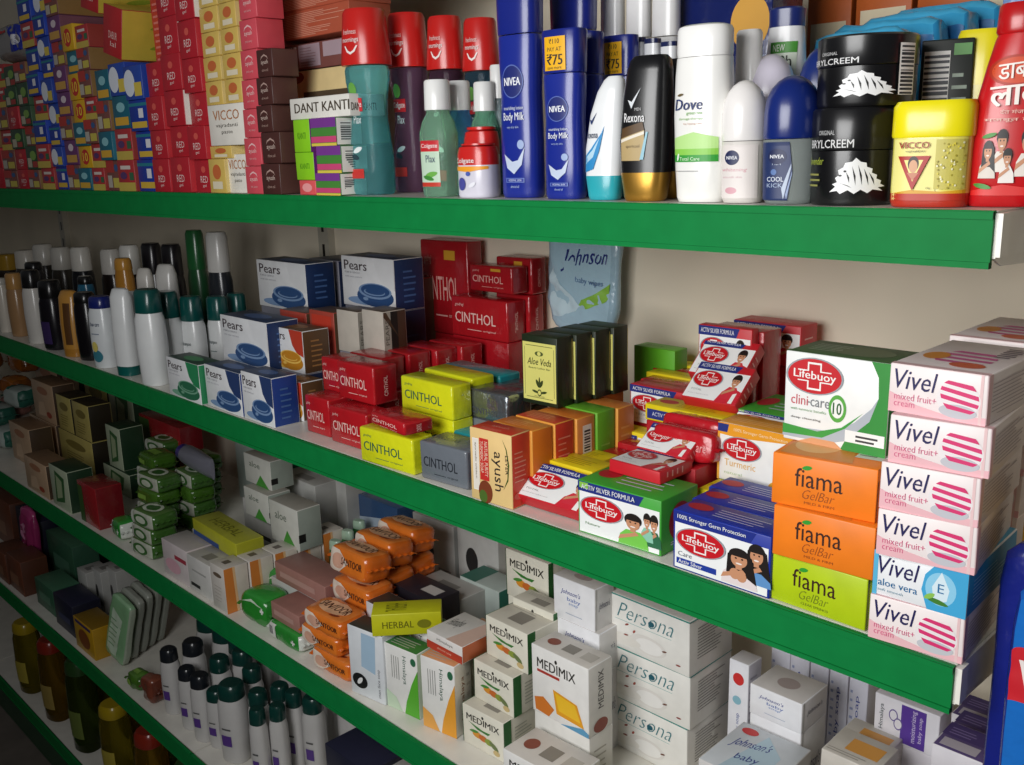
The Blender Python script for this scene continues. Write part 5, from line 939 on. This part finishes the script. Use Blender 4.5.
for i in range(5): setbox('soap_carton', 'white and violet baby soap carton standing at the back, %s from the left' % NTH[i], 'soap carton', 'johnson_back', 768 + 19 * i, 786 + 19 * i, .335, ZC, .140 + .003 * (i % 2), .045, 'white and violet cartons at the back')
KIND['himalaya_purple'] = dict(m=('E8E6EC', 'D0CCD4', 'DAD6DC'), F=[('r', .42, .05, .80, .95, '5A3A9A:i'), ('e', .30, .62, .07, .14, '6A5A9A:i'), ('e', .30, .62, .055, .11, 'E8E6EC:i'), ('e', .38, .45, .07, .14, '6A5A9A:i'), ('e', .38, .45, .055, .11, 'E8E6EC:i'), ('t', 'Himalaya', .08, .2, .16, .8, '3A4A4A:i', {'rot': -1}), ('t', 'moisturizing', .58, .15, .67, .9, 'D8CCEA:i', {'rot': -1}), ('t', 'baby soap', .69, .2, .76, .8, 'D8CCEA:i', {'rot': -1})])
KIND['purple_top'] = dict(m=('E0DCE2', 'C8C0CC', '5A4A7A'), T=[('r', .0, .5, 1, 1, '4A3A72:i'), ('r', .1, .1, .8, .4, 'B8B0BC:i'), *lines(.1, .6, .7, .9, 3, '8A7AAA:i', .3)])
KIND['orange_top'] = dict(m=('D4CEC4', 'C4BEB4', 'C8C2B8'), T=[('r', .3, .3, .9, .75, 'D89A4A:i'), *lines(.05, .1, .9, .25, 2, '9A948A:i', .3)])
pbox('soap_carton', 'white baby soap carton with violet panel under the shelf end', 'soap carton', 'himalaya_purple', 873, 937, 692, 733, .275, .04, ZC, under=('purple_top', 'violet topped carton under the violet panel carton'))
for i, (x0, x1, yt, yb, y) in enumerate(((930, 982, 743, 764, .160), (944, 992, 730, 746, .215), (950, 996, 713, 732, .27))): pbox('soap_carton', 'violet topped white carton beside the biscuit packs, %s from the front' % NTH[i], 'soap carton', 'purple_top', x0, x1, yt, yb, y, .050, ZC, 'violet topped white cartons', under=('purple_top', 'violet topped carton lower in the pile, %s from the front' % NTH[i]))
for i, (x0, x1, yt, yb, y) in enumerate(((820, 874, 748, 766, .165), (832, 882, 737, 752, .225))): pbox('soap_carton', 'white carton with orange top panel, %s' % ('front', 'rear')[i], 'soap carton', 'orange_top', x0, x1, yt, yb, y, .055, ZC, 'white cartons with orange top panels', under=('orange_top', 'white carton under the orange topped one, %s' % ('front', 'rear')[i]))
KIND['yellow_green'] = dict(m=('C4C44A', 'B0B03E', 'CFCBBE'), F=[('e', .15, .5, .1, .3, '7AB030:i'), ('t', 'neem', .3, .3, .6, .6, '4A6A20:i')], T=[('r', .05, .5, .95, .95, 'A8A83A:i'), *bars(.1, .1, .4, .4, 10)])
setbox('soap_carton', 'yellow green carton lying below the stack of three', 'soap carton', 'yellow_green', 566, 612, .02, ZC, .04, .06, rz=.02)
# himalaya cartons
def himalaya(acc, acc2, side, top): return dict(m=('E9E8E4', side, top), F=[('p', [(.55, 0), (1, 0), (1, .75), (.80, .5), (.62, .2)], acc), ('p', [(.0, .0), (.5, 0), (.3, .2), (.0, .28)], acc2), ('t', 'Himalaya', .52, .46, .66, .90, '2E5A4A:i', {'rot': 1, 'b': .01}), *[('r', .2 + .07 * i, .5, .22 + .07 * i, .85, '9A9A96:i') for i in range(4)], ('e', .88, .86, .08, .06, '2E6A4A:i')], R=[('t', 'Himalaya', .35, .2, .6, .8, '8A5A30:i', {'rot': -1}), *lines(.7, .1, .95, .9, 6, 'B0A898:i', .3)], T=[*lines(.1, .2, .9, .8, 4, 'BDB8AE:i', .3)])
KIND['him_orange'] = himalaya('E8A030:i', 'E8A850:i', 'E0D8C8', 'D89A6A'); KIND['him_green'] = himalaya('5AB030:i', 'C8DCC0:i', 'C8D8C0', '3A7A3A'); KIND['him_white'] = dict(m=('DEE2E6', 'D0D4D8', '3A3A34'), F=[('p', [(.35, .45), (.75, .4), (.8, .95), (.4, .95)], 'A8C4DA:i'), ('e', .28, .22, .22, .11, '1A1A1C:i'), leaf(.28, .22, .12, .07, 'E8E8E8:i', .9), ('t', 'men face soap', .80, .08, .90, .5, '6A6A70:i', {'rot': -1})])
HG = 'upright white cartons at the third shelf edge'
ho = seen('soap_carton', 'white soap carton with orange petals, right of the green leaf carton', 'soap carton', 'him_orange', (424, 725), (457, 739), ZC, d=.036, ty=655, group=HG); hg_ = seen('soap_carton', 'white soap carton with green leaf beside the orange one', 'soap carton', 'him_green', (388, 705), (420, 720), ZC, d=.036, ty=642, group=HG); hw_ = seen('soap_carton', 'pale carton with black round emblem', 'soap carton', 'him_white', (352, 691), (386, 706), ZC, d=.036, ty=624, group=HG)
HT = max(ho.dimensions.z, hg_.dimensions.z, hw_.dimensions.z)
KIND['yellow_bar'] = dict(m=('CCCC20', 'C4C41C', 'C8C81E'), R=[('t', 'HERBAL', .15, .35, .6, .65, '6A6A10:i'), ('e', .75, .5, .1, .2, '7A7A12:i')], T=[('t', 'HERBAL', .2, .2, .8, .5, '6A6A10:i')])
KIND['him_redfoot'] = dict(m=('E4E0DC', 'B8603A', 'D8D4CE'), F=[('r', 0, 0, 1, .45, 'B83E2A:i'), ('t', 'Himalaya', .3, .62, .75, .82, '5A5A54:i'), ('t', 'almond soap', .3, .15, .7, .3, 'E8C0A8:i')], T=[('t', 'Himalaya', .1, .35, .4, .75, '4A4A44:i', {'sl': .1}), ('p', [(.55, 0), (1, 0), (1, 1), (.7, 1)], 'D8B8A8:i')])
for i, (x0, x1) in enumerate(((370, 400), (406, 436), (443, 471))): setbox('soap_carton', ('dark topped carton behind the round emblem carton', 'green carton behind the leaf carton', 'orange carton behind the petal carton')[i], 'soap carton', ('him_white', 'him_green', 'him_orange')[i], x0, x1, .078, ZC, HT - .002, .045, 'second rank of upright cartons')
a = atz(378, 633, ZC + HT)
carton('wrapped_soap', 'yellow bar carton laid across the upright white cartons', 'soap carton', 'yellow_bar', (a[0] + .022, a[1] + .038, ZC + HT + .0008), .042, .10, .034, -.72)
a = atz(426, 646, ZC + HT)
carton('soap_carton', 'white carton with red foot lying on the orange petal carton', 'soap carton', 'him_redfoot', (a[0] + .040, a[1] + .036, ZC + HT + .0008), .074, .072, .026, .0)
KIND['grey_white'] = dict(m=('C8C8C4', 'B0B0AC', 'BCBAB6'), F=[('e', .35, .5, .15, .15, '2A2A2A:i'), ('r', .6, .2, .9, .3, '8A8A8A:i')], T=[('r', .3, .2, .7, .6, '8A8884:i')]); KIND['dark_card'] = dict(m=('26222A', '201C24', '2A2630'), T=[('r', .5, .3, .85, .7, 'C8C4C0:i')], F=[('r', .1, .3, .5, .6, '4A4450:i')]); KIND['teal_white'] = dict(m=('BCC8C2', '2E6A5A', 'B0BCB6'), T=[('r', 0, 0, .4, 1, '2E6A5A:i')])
for i, (x0, x1, y, k, h, lb_) in enumerate(((396, 436, .15, 'dark_card', .105, 'dark carton with pale patch behind the yellow bar'), (418, 462, .21, 'grey_white', .085, 'grey white carton behind the dark one'), (462, 500, .265, 'teal_white', .09, 'pale teal sided carton in the back rows'), (460, 500, .335, 'grey_white', .16, 'white carton with black spot against the back panel'), (416, 456, .335, 'grey_white', .13, 'grey carton left of the white spotted one'), (458, 496, .14, 'him_orange', .085, 'orange carton behind the red foot carton'))): setbox('soap_carton', lb_, 'soap carton', k, x0, x1, y, ZC, h, .055)
# santoor
KIND['santoor'] = dict(m=('E07828:g', 'D86A20:g', 'E08038:g'), F=[('p', [(.0, .1), (.3, .05), (.55, .5), (.3, .9), (0, .95)], 'E8D8C8:i'), ('e', .30, .5, .16, .28, 'D8A890:i'), ('t', 'SANTOOR', .38, .42, .92, .68, '4A2A1C:i', {'b': .02})], T=[('e', .5, .5, .36, .3, 'E8B890:i'), ('t', 'SANTOOR', .16, .38, .84, .66, '4A2418:i', {'b': .03, 's': .2}), leaf(.7, .2, .12, .1, '8A3A1C:i', .5)])
for i, (px, y, zz) in enumerate(((310, .014, 0), (299, .012, .033), (302, .012, .066), (326, .078, .1215), (350, .138, .1215), (373, .198, .1215))):
    x = atx(px, y, ZC + zz)
    softpack('wrapped_soap', 'orange wrapped soap pack, %s' % ('lowest at the shelf edge', 'second layer at the edge', 'third layer at the edge', 'front of the three on top', 'middle of the three on top', 'rear of the three on top')[i], 'soap pack', 'santoor', (x + .052, y + .030, ZC + zz + (0 if i < 3 else .004)), .10, .058, .033 if i < 3 else .046, 0, 'orange wrapped soap packs', rot=(0, 0, .04) if i < 3 else (-.16, 0, .02), seed=i + 1, n=6)
KIND['dusky'] = dict(m=('A87A70', '9A6A62', 'A07268'), F=[('r', .1, .3, .8, .6, 'BC948A:i')])
for j in range(3):
    for i in range(3):
        softpack('wrapped_soap', 'orange wrapped soap pack under the top three, %s row, %s layer' % (NTH[j], NTH[i]), 'soap pack', 'santoor', (atx(331 + 22 * j, .080 + .060 * j, ZC + .04 * i) + .052, .109 + .060 * j, ZC + .0402 * i), .10, .058, .040, .02 * (i - 1), 'orange wrapped soap packs under the top three', seed=i + 1, n=7)
for i, (x0, x1, y, z, h, k, lb_) in enumerate(((272, 300, .024, .032, .030, 'dusky', 'dusky pink carton left of the orange packs'), (276, 326, .075, .063, .034, 'dusky', 'dusky pink carton lying above its neighbour'), (274, 322, .076, 0, .0625, 'grey_white', 'pale carton under the dusky pink one'))): setbox('soap_carton', lb_, 'soap carton', k, x0, x1, y, ZC + z, h, .06)
KIND['greenwhite'] = dict(m=('2E8A34:g', 'D8DCD4:g', '3A9A40:g'), F=[('r', 0, 0, .28, 1, 'D8DAD2:i'), *bars(.04, .3, .22, .8, 7, '5A5A5A:i'), plus(.82, .5, .06, .16, .35, 'E4E8E0:i')]); KIND['greenpack'] = dict(m=('2C8A30:g', '247A28:g', '34943A:g'), F=[('p', [(.1, .7), (.5, .9), (.9, .7), (.5, .8)], 'CFE0C8:i'), plus(.85, .6, .06, .1, .4, 'E4E8E0:i')])
X0 = atx(266, .012, ZC); softpack('wrapped_soap', 'green and white wrapped soap at the shelf edge under the pink carton', 'soap pack', 'greenwhite', (X0 + .05, .04, ZC), .10, .05, .031, 0, seed=3, n=6)
X0 = atx(236, .012, ZC); softpack('wrapped_soap', 'bulging green wrapped pack left of the orange soaps', 'soap pack', 'greenpack', (X0 + .05, .045, ZC), .085, .06, .058, .1, seed=4, n=3.5, amp=.003)
X0 = atx(252, .09, ZC); softpack('wrapped_soap', 'second green wrapped pack behind the bulging one', 'soap pack', 'greenpack', (X0 + .085, .12, ZC), .07, .06, .060, .1, seed=6, n=3.5, amp=.003)
# white and orange striped cartons, white cartons
KIND['stripe_oj'] = dict(m=('D4CEC6', 'D8CFC2', 'CFC8BE'), F=[('e', .5, .8, .3, .05, '6A5A4A:i'), *lines(.2, .2, .8, .6, 5, 'B8B2A8:i', .25)], R=[('p', [(0, 0), (.42, 0), (.36, 1), (0, 1)], 'D8823A:i'), ('p', [(.42, 0), (.52, 0), (.46, 1), (.36, 1)], 'E8BC8A:i')], T=[('r', .3, .3, .6, .6, '6A6058:i')])
for i in range(5):
    carton('soap_carton', 'white and orange sided carton, %s from the shelf edge' % NTH[i], 'soap carton', 'stripe_oj', (atx(213, .006, ZC) + .028 + .004 * i, .03 + .049 * i, ZC), .050, .0465, .085 if i < 3 else .095, 0, 'white and orange sided cartons')
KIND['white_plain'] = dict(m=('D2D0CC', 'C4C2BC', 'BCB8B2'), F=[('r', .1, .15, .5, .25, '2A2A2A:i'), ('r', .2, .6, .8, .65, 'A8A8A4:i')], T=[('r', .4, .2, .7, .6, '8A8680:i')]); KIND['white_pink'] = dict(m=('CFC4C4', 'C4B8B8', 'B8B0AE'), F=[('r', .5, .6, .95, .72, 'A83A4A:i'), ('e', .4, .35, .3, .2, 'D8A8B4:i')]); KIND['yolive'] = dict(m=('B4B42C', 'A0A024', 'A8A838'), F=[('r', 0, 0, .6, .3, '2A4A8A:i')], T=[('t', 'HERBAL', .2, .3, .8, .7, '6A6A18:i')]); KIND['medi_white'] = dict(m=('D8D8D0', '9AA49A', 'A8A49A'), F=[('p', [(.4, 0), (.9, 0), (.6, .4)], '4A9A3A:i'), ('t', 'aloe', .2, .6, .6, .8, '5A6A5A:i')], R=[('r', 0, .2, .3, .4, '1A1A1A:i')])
for x0, x1, y, z, h, k, lb_ in ((190, 213, .012, 0, .070, 'white_plain', 'white carton with black mark at the left shelf edge'), (165, 190, .012, 0, .072, 'white_pink', 'white carton with pink print at the left shelf edge'), (192, 240, .06, .074, .032, 'yolive', 'olive yellow carton lying on the white cartons'), (196, 236, .075, 0, .0735, 'white_plain', 'white carton under the olive yellow one')): setbox('soap_carton', lb_, 'soap carton', k, x0, x1, y, ZC + z, h, .055, rz=-.05 if k == 'yolive' else 0)
KIND['blue_wrap'] = dict(m=('3A5A86:g', '2E4A70:g', '44648E:g'), F=[('p', [(0, .4), (1, .6), (1, .8), (0, .6)], 'B8C8D8:i')])
for x0, x1, y, z, h, k, lb_ in ((246, 270, .17, .09, .058, 'medi_white', 'small white carton with green corner, lower left'), (272, 300, .15, .078, .08, 'medi_white', 'small white carton with black side patch, lower right'), (246, 272, .19, .1485, .06, 'medi_white', 'small white carton with green corner on top of the pile'), (246, 300, .215, .0, .088, 'white_plain', 'white carton at the base of the small white pile'), (285, 320, .26, 0, .15, 'grey_white', 'grey white carton at the back of the third shelf'), (312, 350, .31, 0, .16, 'grey_white', 'larger grey white carton with black spot at the back'), (240, 290, .33, 0, .17, 'teal_white', 'pale green carton standing against the back panel'), (360, 400, .34, 0, .12, 'blue_wrap', 'blue wrapped pack at the back behind the orange soaps')): setbox('soap_carton', lb_, 'soap carton', k, x0, x1, y, ZC + z, h, .05)
for i, (px, y) in enumerate(((329, .20), (341, .25), (352, .30))):
    x, r, h = stand(px, px + 16, 540 - 10 * i, y, ZC)
    shampoo('small green bottle with pale cap behind the orange packs, %s' % ('front', 'middle', 'rear')[i], x, y, ZC, r, h, '2A6A34:p', 'A8C4AC:p', capfrac=.18, group='small green bottles with pale caps', name='oil_bottle')
# green packs and left end
KIND['gw_pack'] = dict(m=('B8BCAC:g', '3E662A:g', '56783E:g'), F=[('e', .5, .5, .3, .35, '3E6A34:i'), ('e', .5, .5, .2, .22, 'C8D0BC:i'), ('r', 0, 0, .2, 1, 'C8CCC0:i')], T=[('e', .5, .5, .3, .3, 'D0D8C4:i'), ('e', .5, .5, .2, .2, '3A6A2E:i')]); KIND['lime_pack'] = dict(m=('4A7426:g', '3E661E:g', '557E30:g'), F=[('r', .1, .3, .5, .6, '86B04A:i')], T=[('r', .2, .3, .7, .6, '86B04A:i')])
for j, (y, layers, xs) in enumerate(((.012, 3, (130,)), (.078, 4, (136,)), (.142, 4, (136, 172)), (.206, 4, (144, 180)))):
    for c_, px in enumerate(xs):
        for l in range(layers):
            k = ('gw_pack', 'lime_pack')[(l + j + c_) % 2] if j else 'gw_pack'
            x = atx(px, y, ZC + .034 * l)
            softpack('wrapped_soap', '%s wrapped soap, %s row from the edge, %s, %s layer' % ('green and white' if k == 'gw_pack' else 'plain green', NTH[j], ('near the red carton', 'near the white cartons')[c_], NTH[l]), 'soap pack', k, (x + .05, y + .031, ZC + .0338 * l), .094, .060, .0336, rd.uniform(-.1, .1), 'heap of green wrapped soaps', seed=(j * 3 + l) % 5 + 1, n=6)
X0 = atx(106, .012, ZC); softpack('wrapped_soap', 'white and green rolled pack at the edge left of the green heap', 'soap pack', 'greenwhite', (X0 + .040, .04, ZC), .065, .045, .04, -.1, seed=8, n=4)
t = thing('lotion_tube', 'pale tube with violet cap lying on the green heap', 'tube', (atx(178, .16, ZC + .15), .18, ZC + .158), rot=(0, math.pi / 2, -.1))
loft('cap', [(-.02, .016, .016, 2, 0), (-.018, .018, .018, 2, 0), (.008, .018, .018, 2, 0)], ['3A2A7A:p'], t, seg=18); loft('body', [(.008, .021, .021, 2, 0), (.05, .022, .022, 2, 0), (.12, .022, .016, 2, 0), (.15, .023, .004, 2.4, 0)], ['7A7A86:p'], t, seg=18)
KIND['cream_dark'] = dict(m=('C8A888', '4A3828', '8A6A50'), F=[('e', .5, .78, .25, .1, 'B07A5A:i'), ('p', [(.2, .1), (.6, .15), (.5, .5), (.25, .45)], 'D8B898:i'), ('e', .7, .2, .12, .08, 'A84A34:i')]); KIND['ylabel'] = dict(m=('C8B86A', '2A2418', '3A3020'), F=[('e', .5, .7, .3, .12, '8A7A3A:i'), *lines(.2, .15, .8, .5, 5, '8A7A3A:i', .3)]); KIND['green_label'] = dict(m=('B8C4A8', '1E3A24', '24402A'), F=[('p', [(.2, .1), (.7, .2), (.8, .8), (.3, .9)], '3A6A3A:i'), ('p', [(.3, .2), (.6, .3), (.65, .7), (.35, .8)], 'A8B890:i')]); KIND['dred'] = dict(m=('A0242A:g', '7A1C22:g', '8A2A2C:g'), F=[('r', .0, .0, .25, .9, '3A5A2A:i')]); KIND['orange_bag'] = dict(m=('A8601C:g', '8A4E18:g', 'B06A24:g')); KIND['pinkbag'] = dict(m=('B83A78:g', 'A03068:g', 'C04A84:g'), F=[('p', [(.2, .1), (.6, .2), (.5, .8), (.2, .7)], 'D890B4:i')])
LG = 'dim cartons at the left of the third shelf'
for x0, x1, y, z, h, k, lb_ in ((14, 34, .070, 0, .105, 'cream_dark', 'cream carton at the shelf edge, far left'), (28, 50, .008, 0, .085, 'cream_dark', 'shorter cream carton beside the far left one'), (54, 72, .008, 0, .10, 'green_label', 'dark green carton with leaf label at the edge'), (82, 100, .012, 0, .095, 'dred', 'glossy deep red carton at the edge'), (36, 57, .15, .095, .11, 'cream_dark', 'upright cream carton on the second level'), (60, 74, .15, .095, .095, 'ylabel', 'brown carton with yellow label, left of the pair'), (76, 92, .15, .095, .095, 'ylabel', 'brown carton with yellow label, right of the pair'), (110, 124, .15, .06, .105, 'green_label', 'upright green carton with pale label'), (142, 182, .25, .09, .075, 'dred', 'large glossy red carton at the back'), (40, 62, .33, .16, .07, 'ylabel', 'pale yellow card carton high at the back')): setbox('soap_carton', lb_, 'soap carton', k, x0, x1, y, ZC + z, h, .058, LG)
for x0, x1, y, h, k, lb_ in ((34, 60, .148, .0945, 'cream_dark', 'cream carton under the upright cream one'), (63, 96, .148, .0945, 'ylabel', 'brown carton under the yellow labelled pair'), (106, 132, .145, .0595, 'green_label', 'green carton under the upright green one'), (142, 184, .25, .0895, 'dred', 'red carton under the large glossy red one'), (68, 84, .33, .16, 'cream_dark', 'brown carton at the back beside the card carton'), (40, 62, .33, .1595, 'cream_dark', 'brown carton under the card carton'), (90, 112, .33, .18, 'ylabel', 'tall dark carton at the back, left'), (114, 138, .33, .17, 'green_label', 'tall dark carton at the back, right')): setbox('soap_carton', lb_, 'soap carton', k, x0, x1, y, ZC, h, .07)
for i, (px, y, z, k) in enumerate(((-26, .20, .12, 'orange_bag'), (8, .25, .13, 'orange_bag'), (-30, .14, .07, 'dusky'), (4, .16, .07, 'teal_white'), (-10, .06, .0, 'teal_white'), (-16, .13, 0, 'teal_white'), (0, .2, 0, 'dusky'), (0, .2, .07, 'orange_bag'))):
    softpack('snack_bag', ('amber bag at the far left, %s' if k == 'orange_bag' else 'dusky pink bag at the far left, %s' if k == 'dusky' else 'teal bag at the far left, %s') % NTH[i], 'bag', k, (atx(px, y, ZC + z) + .05, y + .035, ZC + z), .12, .07, .062, .1, 'bags at the far left of the third shelf', seed=i % 4 + 1, n=3, amp=.005)

# ------------------------------------------------------------------ fourth and lowest shelf
BG = 'white bottles with dark green caps on the fourth shelf'
bt = [(158, 178, 642, .10), (180, 204, 634, .14), (176, 196, 661, .05), (188, 210, 668, .075), (203, 226, 652, .13), (215, 246, 676, .06), (192, 214, 678, .045), (240, 262, 660, .11), (246, 268, 684, .065), (247, 266, 702, .02), (267, 286, 698, .03), (268, 290, 678, .08), (282, 302, 684, .05), (226, 250, 644, .18), (300, 324, 690, .10)]
FB = []
for i, (a, b, py, y) in enumerate(bt):
    h = .165
    for _ in range(40):
        x, y = atz((a + b) / 2, py + 6, ZD + h)
        if y > .045: break
        h -= .004
    y = min(y, .35); r = (b - a) / 2 / FPX * depth(x, y, ZD + h)
    for X_, Y_, R_ in FB:            # shoulder to shoulder, never inside one another
        q = math.hypot(x - X_, y - Y_); need = (r + R_) * 1.0
        if q < need: k = need / max(q, 1e-4); x, y = X_ + (x - X_) * k, min(.35, max(.04, Y_ + (y - Y_) * k))
    if any(math.hypot(x - X_, y - Y_) < (r + R_) * .9 for X_, Y_, R_ in FB): r *= .78
    FB.append((x, y, r))
    shampoo('white bottle with dark cap on the fourth shelf, %s counted from the left' % NTH[i], x, y, ZD, r, h, 'C8C6C4:p', '0E3A34:p' if i > 3 else '1C2026:p', capfrac=.18, rz=.4, flat=.88, el=[('r', .25, .3, .7, .5, '5A3A8A:i'), ('r', .3, .6, .7, .63, '5A5A5A:i')], group=BG)
n_ = 0
for y in (.165, .225, .285):         # the ranks behind
    for i in range(8):
        x = -1.66 + .072 * i + (.03 if y == .225 else 0); r = .030
        if any(math.hypot(x - X_, y - Y_) < r + R_ for X_, Y_, R_ in FB) or (y > .27 and x < -1.5): continue
        FB.append((x, y, r)); n_ += 1
        shampoo('white bottle with dark green cap in the rear ranks of the fourth shelf, %s' % (NTH + ['sixteenth', 'seventeenth', 'eighteenth', 'nineteenth', 'twentieth', 'last but three', 'last but two', 'last but one', 'last'])[n_ - 1], x, y, ZD, r, .16, 'C8C6C4:p', '0E3A34:p', capfrac=.18, rz=.4, flat=.88, group='white bottles in the rear ranks of the fourth shelf')
KIND['green_sheet'] = dict(m=('8ABA8A:g', 'A8B4A0:g', '9AC49A:g'), F=[('p', [(.1, .1), (.6, .05), (.7, .7), (.2, .8)], 'C8DCC4:i'), *lines(.15, .2, .6, .7, 6, '6A9A6A:i', .2)]); KIND['pale_sheet'] = dict(m=('A8ACA0:g', '8A8E84:g', 'A0A49A:g'))
for i in range(5):
    x = atx(101 + 9 * i, .02 + .028 * i, ZD)
    softpack('napkin_pack', ('green and white flat pack leaning on the fourth shelf' if i == 0 else 'pale flat pack leaning behind the green one, %s' % NTH[i]), 'pack', 'green_sheet' if i == 0 else 'pale_sheet', (x + .035, .045 + .028 * i, ZD + .012), .085, .018, .165, .0, 'leaning flat packs', rot=(-.10, .26, .10), seed=i + 1, n=8, fins=False)
KIND['ybox'] = dict(m=('C89A1C', 'B08618', '8A6A1C'), F=[('e', .5, .45, .3, .3, '8A4A1C:i'), ('r', .1, .85, .9, .95, '3A2A6A:i')]); KIND['dgreen'] = dict(m=('3A6A50', '2E5A44', '4A7A5E'), F=[('r', .2, .3, .8, .6, '5A8A70:i')]); KIND['dnavy'] = dict(m=('22243A', '1A1C2E', '2A2C44'), F=[('r', .2, .3, .8, .5, '3E4266:i')]); KIND['dbrown'] = dict(m=('7A4630', '5A3424', '6A3E2C'), F=[('r', .1, .2, .7, .5, '9A6A50:i')])
for x0, x1, y, h, dd, k, lb_ in ((77, 96, .012, .080, .06, 'ybox', 'yellow carton on the fourth shelf'), (57, 76, .022, .085, .07, 'dnavy', 'navy carton left of the yellow one'), (38, 56, .030, .075, .07, 'dgreen', 'green carton on the fourth shelf, front'), (52, 78, .125, .135, .07, 'dgreen', 'green carton on the fourth shelf, stacked behind'), (82, 91, .105, .11, .06, 'grey_white', 'white carton in the small row, left'), (97, 106, .125, .12, .06, 'grey_white', 'white carton in the small row, middle'), (112, 121, .145, .13, .06, 'grey_white', 'white carton in the small row, right'), (22, 46, .120, .15, .07, 'dnavy', 'black carton behind the orange brown ones'), (40, 74, .225, .17, .08, 'dnavy', 'large black carton at the back of the fourth shelf'), (-4, 9, .012, .09, .07, 'dbrown', 'orange brown carton at the left edge, front'), (11, 25, .016, .10, .07, 'dbrown', 'orange brown carton beside the front one at the left edge'), (-8, 16, .110, .15, .07, 'dbrown', 'orange brown carton at the left edge, rear'), (90, 118, .25, .14, .08, 'dgreen', 'dull green carton at the back'), (140, 170, .30, .13, .08, 'dred', 'red carton behind the dark capped bottles'), (330, 372, .10, .13, .08, 'dnavy', 'dark carton below the orange soaps'), (378, 424, .12, .12, .08, 'grey_white', 'dim white carton at the lower frame edge')): setbox('carton', lb_, 'carton', k, x0, x1, y, ZD, h, dd)
softpack('snack_bag', 'magenta pouch standing behind the orange brown cartons', 'pouch', 'pinkbag', (atx(26, .09, ZD + .1) + .01, .100, ZD + .0), .10, .030, .20, .2, rot=(0, .05, .05), seed=3, n=3.2, amp=.006, fins=False)
KIND['bronze'] = dict(m=('7A4030:g', '6A3628:g', '844A38:g'))
for i, (px, y) in enumerate(((124, .012), (139, .012))): softpack('wrapped_soap', ('lime pack at the edge beside the bottles', 'bronze pack at the edge beside the bottles')[i], 'soap pack', ('lime_pack', 'bronze')[i], (atx(px, y, ZD) + .03, y + .024, ZD), .055, .04, (.04, .06)[i], .1, seed=i + 2, n=3.2, amp=.004)
# lowest shelf: oil bottles and bags
for i in range(15):
    y = .048 + .085 * (i % 2)
    x = -2.62 + .105 * i; h = .22 + .02 * ((i * 5) % 3)
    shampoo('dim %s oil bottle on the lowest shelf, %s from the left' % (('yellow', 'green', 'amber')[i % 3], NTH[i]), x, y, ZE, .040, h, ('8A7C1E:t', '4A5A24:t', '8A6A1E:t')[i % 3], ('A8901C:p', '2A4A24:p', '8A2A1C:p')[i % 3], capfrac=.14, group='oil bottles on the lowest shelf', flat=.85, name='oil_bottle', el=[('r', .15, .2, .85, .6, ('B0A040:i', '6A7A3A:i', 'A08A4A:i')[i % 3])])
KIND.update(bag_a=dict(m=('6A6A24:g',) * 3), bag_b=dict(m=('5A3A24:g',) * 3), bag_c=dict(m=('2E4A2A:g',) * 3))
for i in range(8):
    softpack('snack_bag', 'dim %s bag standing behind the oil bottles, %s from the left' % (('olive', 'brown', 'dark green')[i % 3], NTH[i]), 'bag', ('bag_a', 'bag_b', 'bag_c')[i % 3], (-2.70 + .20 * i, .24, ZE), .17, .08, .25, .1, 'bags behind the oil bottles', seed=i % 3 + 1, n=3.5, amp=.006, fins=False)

# ------------------------------------------------------------------ biscuit packs hanging beyond the open end
KIND['biscuit'] = dict(m=('1F6CC0:g', '1A2A7A:g', '1E5AB0:g'), F=[('r', 0, .62, 1, .80, 'C8202C:i'), ('t', 'VISTA', .1, .66, .8, .76, 'F0E4E0:i', {'b': .03}), ('e', .62, .42, .34, .10, 'E8E4DC:i'), ('e', .62, .43, .28, .08, '3A2018:i'), ('e', .62, .44, .22, .06, 'EDE8E0:i'), ('e', .6, .22, .36, .12, '2A1812:i'), ('e', .6, .24, .28, .08, '4A2C20:i')], )
KIND['biscuit_navy'] = dict(m=('1A247A:g', '16206A:g', '1A2470:g'), F=[('e', .7, .3, .2, .1, 'D8A830:i'), ('p', [(.6, .9), (1, .95), (1, 1), (.6, 1)], 'E0A020:i')])
KIND['biscuit_yellow'] = dict(m=('D8A81C:g', 'C8981C:g', 'D8A81C:g'), F=[('r', .45, 0, 1, .5, '1F4AA0:i')])
for i, (X0, yy, k, zt_, lb_) in enumerate(((.030, .022, 'biscuit', -.270, 'blue and red biscuit pack hanging beyond the shelf end'), (.0085, .055, 'biscuit_navy', -.255, 'navy biscuit pack hanging behind the blue and red one'), (.010, .092, 'biscuit_yellow', -.215, 'yellow and blue biscuit pack hanging at the rear'))):
    softpack('biscuit_pack', lb_, 'biscuit pack', k, (X0 + .045, yy, zt_ - .25), .085, .030, .25, 0, 'biscuit packs beyond the shelf end', rot=(0, .0, 0), seed=i + 2, n=9, amp=.001, fins=False)
t = thing('pack_hanger', 'thin metal strip holding the biscuit packs beyond the shelf end', 'hanger', (.10, .0, -.62))
mesh_obj('rail', *joined([(-.004, .004, -.02, .16, .42, .426)]), None, ['8A8680:m'], t); mesh_obj('post', *joined([(-.006, .006, .15, .162, -1.0, .43)]), None, ['8A8680:m'], t)
